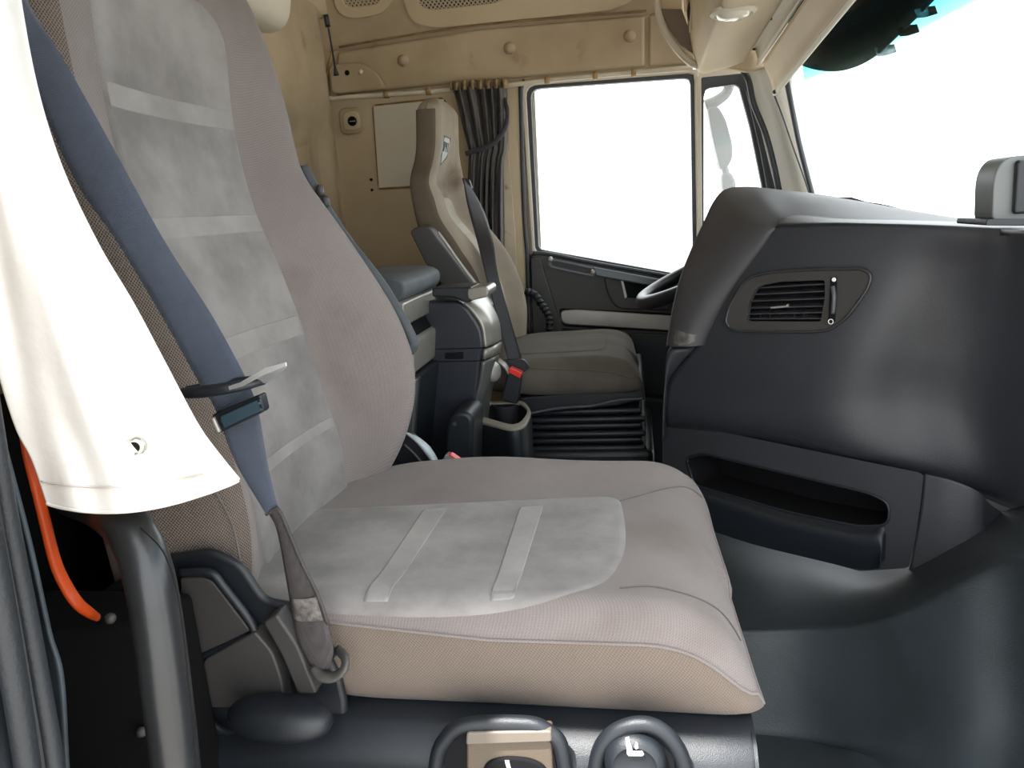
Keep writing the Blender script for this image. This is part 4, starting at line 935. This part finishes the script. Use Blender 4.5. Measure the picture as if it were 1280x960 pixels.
# driver side of the dash, seen past the wheel
prism('driver_side_panel', [(.20, 2.68, .80), (.20, 1.95, .84), (.30, 1.95, .35), (.34, 2.68, .35)], (.1, 0, 0), DASH, da, .02)

# air vent let into the panel
ve = root('air_vent', PL(1000, 375), 'air vent with slats and thumbwheel set in the black dashboard', 'vent')
ov_ = rp([(906, 404), (912, 382), (932, 348), (958, 341), (1010, 337), (1078, 336), (1090, 344), (1084, 362), (1058, 398), (1036, 413), (1010, 415), (918, 414)], [8, 8, 14, 8, 8, 8, 8, 8, 14, 8, 6, 8])
iv_ = rp([(933, 398), (936, 378), (946, 358), (975, 352), (1031, 350), (1031, 372), (1026, 402), (934, 402)], [3, 3, 8, 3, 3, 3, 3, 2])
q = frame('bezel', [PL(a, b, .006) for a, b in ov_], [PL(a, b, .002) for a, b in iv_], mat('vent_bezel', (.045, .042, .040), .42, .1), ve, 160, depth=-PN*.012); 
q = tube('bezel_rim', [PL(a, b, .006) for a, b in ov_+ov_[:1]], .0030, mat('vent_rim', (.03, .03, .033), .3), ve, len(ov_)+1, 8, smoothpts=False)
prism('duct', [PL(a, b, -.035) for a, b in iv_], -PN*.004, DARK, ve)
grid('duct_wall', [[PL(a, b, .002) for a, b in iv_+iv_[:1]], [PL(a, b, -.036) for a, b in iv_+iv_[:1]]], DARK, ve)
for k, (ya, yb, xl) in enumerate([(360.5, 356, 950), (369, 365, 943), (377.5, 374, 938), (386, 383.5, 936), (393.5, 391.5, 934.5), (399.5, 399, 934)]):
    a, b = PL(xl, ya, -.004), PL(1030-.6*k, yb, -.004)
    prism('slat', [a, b, b-PN*.026+Vector((0, 0, .006)), a-PN*.026+Vector((0, 0, .006))], (0, 0, .0022), mat('slat_plastic', (.05, .05, .056), .4), ve, .0008, 2)
for k, x in enumerate((950, 962, 974, 993, 1004)):
    prism('vane', [PL(x, 388, -.012), PL(x+1.5, 388, -.012), PL(x+1, 399, -.012), PL(x-.5, 399, -.012)], -PN*.015, PLA, ve)
tab_ = prism('tab', [PL(963, 383.5, .001), PL(982, 382, .001), PL(984, 380, .001), PL(984, 384, .001), PL(963, 386, .001)], -PN*.008, SILV, ve, .0006)
prism('wheel_slot', [PL(a, b, .0065) for a, b in rp([(1038, 347), (1046, 346), (1044, 402), (1035, 404)], 2)], -PN*.001, DARK, ve)
whl = [PL(1041, 358, .007), PL(1042.5, 372, .012), PL(1041, 392, .007)]
tube('thumbwheel', whl, .0042, mat('wheel_grey', (.07, .075, .085), .35), ve, 14, 10)
lathe('dial_mark', PL(1042.5, 349.5, .0065), PN, [(.0042, 0), (.0038, .001), (.0005, .0012)], WHITE, ve, 14)
tube('dial_mark', [PL(1038.5+3*math.cos(a), 402+3*math.sin(a), .0072) for a in np.linspace(0, 2*math.pi, 14)], .0009, WHITE, ve, 14, 6, smoothpts=False)

# lower dash with open storage pocket
LO = -.035
lo_out = [(828, 528), (870, 533), (1000, 560), (1156, 592), (1148, 660), (1136, 710), (1075, 714), (905, 668), (828, 640)]
lo_in = rp([(858, 572), (880, 567), (1090, 617), (1113, 630), (1110, 656), (1075, 658), (985, 640), (868, 606)], [6, 8, 14, 12, 10, 14, 20, 8])
q = frame('pocket_panel', [PL(a, b, LO) for a, b in lo_out], [PL(a, b, LO) for a, b in lo_in], mat('lower_dash', (.030, .031, .036), .45, .15, 4, bump=.3, bscale=700), da, 200)
ii2 = [PL(a, b, LO) for a, b in lo_in]
grid('pocket_well', [ii2+ii2[:1], [p-PN*.004 for p in ii2+ii2[:1]], [p-PN*.12 for p in ii2+ii2[:1]]], DARK, da)
prism('pocket_back', [p-PN*.12 for p in ii2], -PN*.004, DARK, da)
tube('pocket_rim', [p+PN*.001 for p in ii2+ii2[:1]], .0028, PLA, da, len(ii2)+1, 8, smoothpts=False)
grid('pocket_lip', [[PL(a, b, LO+.001) for a, b in [(868, 607), (930, 625), (985, 641), (1075, 660), (1105, 660), (1106, 700)]],
                    [PL(a, b, LO+.018) for a, b in [(872, 622), (935, 643), (990, 660), (1065, 675), (1098, 680), (1100, 704)]],
                    [PL(a, b, LO+.001) for a, b in [(885, 662), (940, 680), (1000, 695), (1060, 709), (1085, 712), (1100, 710)]]], PLA, da, 40, 20)
grid('corner_panel', [[PL(1156, 592, LO), PL(1151, 640, LO), PL(1137, 712, LO)], [PL(1190, 600, LO-.004), PL(1187, 650, LO-.004), PL(1178, 712, LO-.004)], [PL(1222, 614, LO-.02), PL(1222, 660, LO-.02), PL(1222, 706, LO-.02)],
                      [PL(1238, 632, LO-.06), PL(1240, 670, LO-.06), PL(1242, 706, LO-.06)], [PL(1290, 665, LO-.20), PL(1295, 700, LO-.20), PL(1300, 720, LO-.2)]], mat('lower_dash', (.03, .031, .036), .45), da, 40, 40, thick=.003, off=-1)
tube('panel_joint', [PL(1156, 592, LO+.001), PL(1151, 635, LO+.001), PL(1145, 675, LO+.001), PL(1137, 712, LO+.001)], .0013, DARK, da, 20, 6)
prism('tunnel_side', [PL(828, 528, LO-.002), PL(828, 700, LO-.002), PL(828, 700, LO-.002)+Vector((.1, .3, 0)), PL(828, 528, LO-.002)+Vector((.1, .3, 0))], (.01, 0, 0), PLA, da)
# moulded rubber mat over the engine tunnel
mt = L3([(790, 640, 1.80), (905, 668, 1.70), (1000, 695, 1.62), (1075, 713, 1.55), (1137, 709, 1.42), (1200, 698, 1.27), (1250, 690, 1.17), (1300, 690, 1.08)])
mt0 = [p+Vector((.12, .12, .03)) for p in mt]
m1_ = L3([(790, 720, 1.55), (905, 725, 1.50), (1000, 735, 1.46), (1075, 742, 1.38), (1137, 735, 1.30), (1200, 718, 1.19), (1252, 699, 1.12), (1305, 700, 1.03)])
m2_ = L3([(790, 782, 1.36), (905, 784, 1.34), (1000, 783, 1.32), (1075, 778, 1.26), (1137, 760, 1.19), (1200, 729, 1.12), (1258, 703, 1.08), (1310, 715, .99)])
m3_ = L3([(790, 800, 1.34), (905, 803, 1.315), (1000, 802, 1.295), (1075, 800, 1.235), (1137, 785, 1.165), (1200, 758, 1.095), (1265, 735, 1.05), (1318, 750, .97)])
m4_ = [Vector((p.x+.0, p.y-.05-.0, max(.0, p.z-.16))) for p in m3_]
m5_ = [Vector((p.x+.0, p.y-.09, -.005)) for p in m3_]
m6_ = [Vector((p.x+.0, .42, -.008)) for p in m3_]
tm = grid('tunnel_mat', [mt0, mt, m1_, m2_, m3_, m4_, m5_, m6_], MATF, None, 70, 90, thick=.006, off=-1)
tag(tm, 'black moulded rubber floor mat covering the engine tunnel in front of the seat', 'floor mat')

# steering wheel
sw_ = root('steering_wheel', (.25, 2.27, .80), 'dark steering wheel rim half hidden behind the dashboard end', 'steering wheel')
wl = W(803, 376, Y=2.27); wc = wl+Vector((.205, 0, .085)); wa = Vector((-.085, 0, .205)).normalized()
u_ = Vector((0, 1, 0)); v_ = wa.cross(u_)
tube('rim', [wc+u_*.22*math.cos(a)+v_*.222*math.sin(a) for a in np.linspace(0, 2*math.pi, 81)], .021, mat('wheel_rubber', (.014, .016, .02), .4, .2, 8), sw_, 81, 16, smoothpts=False)
tube('column', [wc-wa*.03, wc+Vector((.12, 0, -.22))], .05, PLA, sw_, 6, 14)
lathe('hub', wc-wa*.04, wa, [(.06, 0), (.07, .02), (.06, .045), (.02, .05)], PLA, sw_, 24)
for a in (.3, math.pi-.3, -math.pi/2):
    tube('spoke', [wc-wa*.015+(u_*math.cos(a)+v_*math.sin(a))*.05, wc+(u_*math.cos(a)+v_*math.sin(a))*.215], [.022, .014], PLA, sw_, 6, 8, flat=.5)

# small rounded housing at the right end of the dash
hs = root('dash_housing', W(1262, 282, Y=1.16), 'small grey rounded housing standing on the dashboard at the right edge', 'housing')
prism('shell', YL(rp([(1240, 276), (1242, 218), (1256, 197), (1275, 194), (1350, 190), (1350, 276)], [8, 20, 16, 10, 10, 4]), 1.17), (0, .06, 0), mat('housing_grey', (.13, .14, .14), .45, .1), hs, .012, 5)
prism('screen', YL(rp([(1272, 200), (1345, 196), (1345, 262), (1268, 268)], 6), 1.160), (0, .012, 0), PLA, hs, .004, 3)
prism('foot', YL(rp([(1234, 274), (1352, 274), (1354, 283), (1232, 282)], 3), 1.15), (0, .10, 0), PLA, hs, .003)

# ------------------------------------------------------------------ doorway: seal, curtain, grab pole, orange hose
sl_ = root('door_weatherstrip', (-.36, .36, 0), 'dark worn rubber door seal running down the left edge of the doorway', 'seal')
def vs(name, x0, x1, y, r, m, f=1.0):
    tube(name, [W(x0, 470, Y=y), W((x0*2+x1)/3-2, 640, Y=y), W((x0+x1*2)/3, 800, Y=y), W(x1, 970, Y=y), W(x1+20, 1150, Y=y)], r, m, sl_, 50, 12, flat=f)
vs('outer_bead', -44, 36, .36, .008, RUB)
vs('ridge', -32, 52, .372, .007, RUB)
vs('groove', -26, 62, .384, .006, PLA)
vs('inner_bead', -20, 70, .376, .0065, RUB)
grid('lip', [[W(a, b, Y=y) for a, b, y in [(-14, 500, .40), (10, 600, .40), (36, 700, .40), (52, 780, .40), (60, 850, .40), (66, 980, .40), (80, 1150, .4)]],
             [W(a, b, Y=y) for a, b, y in [(-10, 500, .395), (17, 600, .395), (40, 690, .395), (62, 790, .395), (78, 850, .395), (86, 980, .395), (100, 1150, .395)]]], mat('torn_rubber', (.03, .042, .052), .6, .5, 25), sl_, 60, 6, thick=.003)

prism('pillar_cover', [(-.62, .318, -.1), (-.425, .318, -.1), (-.425, .318, .95), (-.62, .318, .95)], (0, .02, 0), RUB, sl_, .004)
prism('jamb_cover', [(-.4295, .318, -.1), (-.422, .318, -.1), (-.422, .398, -.1), (-.4295, .398, -.1)], (0, 0, 1.05), RUB, sl_, .001)
wc_ = root('white_curtain', W(160, 630, Y=.47), 'white cloth curtain hanging sunlit in front of the large seat', 'curtain')
Ls = [(-150, -200), (-110, -60), (-80, 60), (-55, 180), (-36, 300), (-18, 400), (0, 474), (20, 536), (40, 575), (58, 628)]
Rs = [(-8, -200), (14, -60), (40, 90), (72, 200), (118, 300), (165, 380), (205, 455), (245, 530), (272, 568), (298, 600)]
rows = []
for k in range(120):
    v = k/119; 
    l = cr([(a, b, 0) for a, b in Ls], 120)[k]; r = cr([(a, b, 0) for a, b in Rs], 120)[k]
    row = []
    for j in range(91):
        t = j/90; x = l[0]+(r[0]-l[0])*t; yy = l[1]+(r[1]-l[1])*t
        if k > 80:
            s = (k-80)/39; yy += s*s*(math.sin(math.pi*t)**.8*26)*(1-.25*t)
        f = (.35+.65*t)*(.012*math.sin(t*8+v*2.2)*(.4+.6*v)+.006*math.sin(t*15-v*3)*(1-.4*v)+.003*math.sin(t*27+v*7)*(.3+.7*v))
        if t > .88: f += .012*((t-.88)/.12)**2
        row.append(W(x, yy, Y=.485+.055*t*(1-.35*v)+f))
    rows.append(row)
ct = grid('cloth', rows, CURT, wc_, thick=.0015)
hm = rows[112]
tube('hem_stitch', [p+Vector((0, -.0018, 0)) for p in hm[2:-3]], .0007, mat('white_thread', (.55, .5, .46), .9), wc_, 88, 5, smoothpts=False)
tube('hem_edge', rows[119], .0018, CURT, wc_, 91, 6, smoothpts=False)
tube('side_edge', [r_[-1] for r_ in rows], .0018, CURT, wc_, 120, 6, smoothpts=False)
ge = None
for r_ in rows:
    for p in r_:
        v = ROT.transposed() @ (p-CAM); e = (640+FP*v.x/-v.z-170)**2+(480-FP*v.y/-v.z-557)**2
        if ge is None or e < ge[0]: ge = (e, p)
gc = ge[1]
gm = lathe('grommet', gc+Vector((0, -.0005, 0)), (.25, -1, .05), [(.0042, .0005), (.0044, .0025), (.0062, .0036), (.0082, .0022), (.0092, -.0014)], mat('grommet_metal', (.62, .62, .58), .25, .2, 60, metal=.9), wc_, 28)
lathe('eyelet_hole', gc+Vector((0, -.0008, 0)), (.25, -1, .05), [(.0043, 0), (.0043, .0008), (.0005, .0009)], DARK, gm, 20)

gp = root('grab_pole', W(215, 960, Y=.47), 'thick black grab pole bent at the top, beside the white curtain', 'pole')
tube('pole', L3([(95, 622, .60), (130, 635, .55), (162, 662, .515), (184, 712, .495), (197, 780, .485), (209, 870, .475), (220, 960, .47), (240, 1150, .47)]), [.0195, .0195, .0195, .0195, .0195, .0195, .019, .019], mat('pole_black', (.013, .014, .016), .36, .2, 6, bump=.1, coat=.1), gp, 80, 28)
tube('pole_seam', L3([(176, 660, .50), (204, 690, .478), (221, 740, .467), (230, 800, .46), (238, 880, .452), (247, 980, .45)]), .0006, DARK, gp, 40, 5)

oh = tube('orange_hose', L3([(28, 540, .52), (36, 575, .52), (46, 612, .52), (57, 655, .525), (70, 705, .53), (84, 735, .535), (98, 755, .54), (112, 766, .56), (122, 772, .60)]), [.0035, .0045, .0050, .0055, .0058, .0060, .0058, .0052, .004], ORG, None, 70, 14, flat=.7)
tag(oh, 'bright orange hose curving down in the dark gap left of the pole', 'hose')
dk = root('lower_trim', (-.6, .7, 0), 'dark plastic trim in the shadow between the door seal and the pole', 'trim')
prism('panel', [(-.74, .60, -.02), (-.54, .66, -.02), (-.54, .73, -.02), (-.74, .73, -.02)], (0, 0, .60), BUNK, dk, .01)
blob('knob', W(138, 773, Y=.64), (.006, .006, .006), PLAG, dk)
blob('knob', W(177, 915, Y=.64), (.006, .006, .006), PLAG, dk)
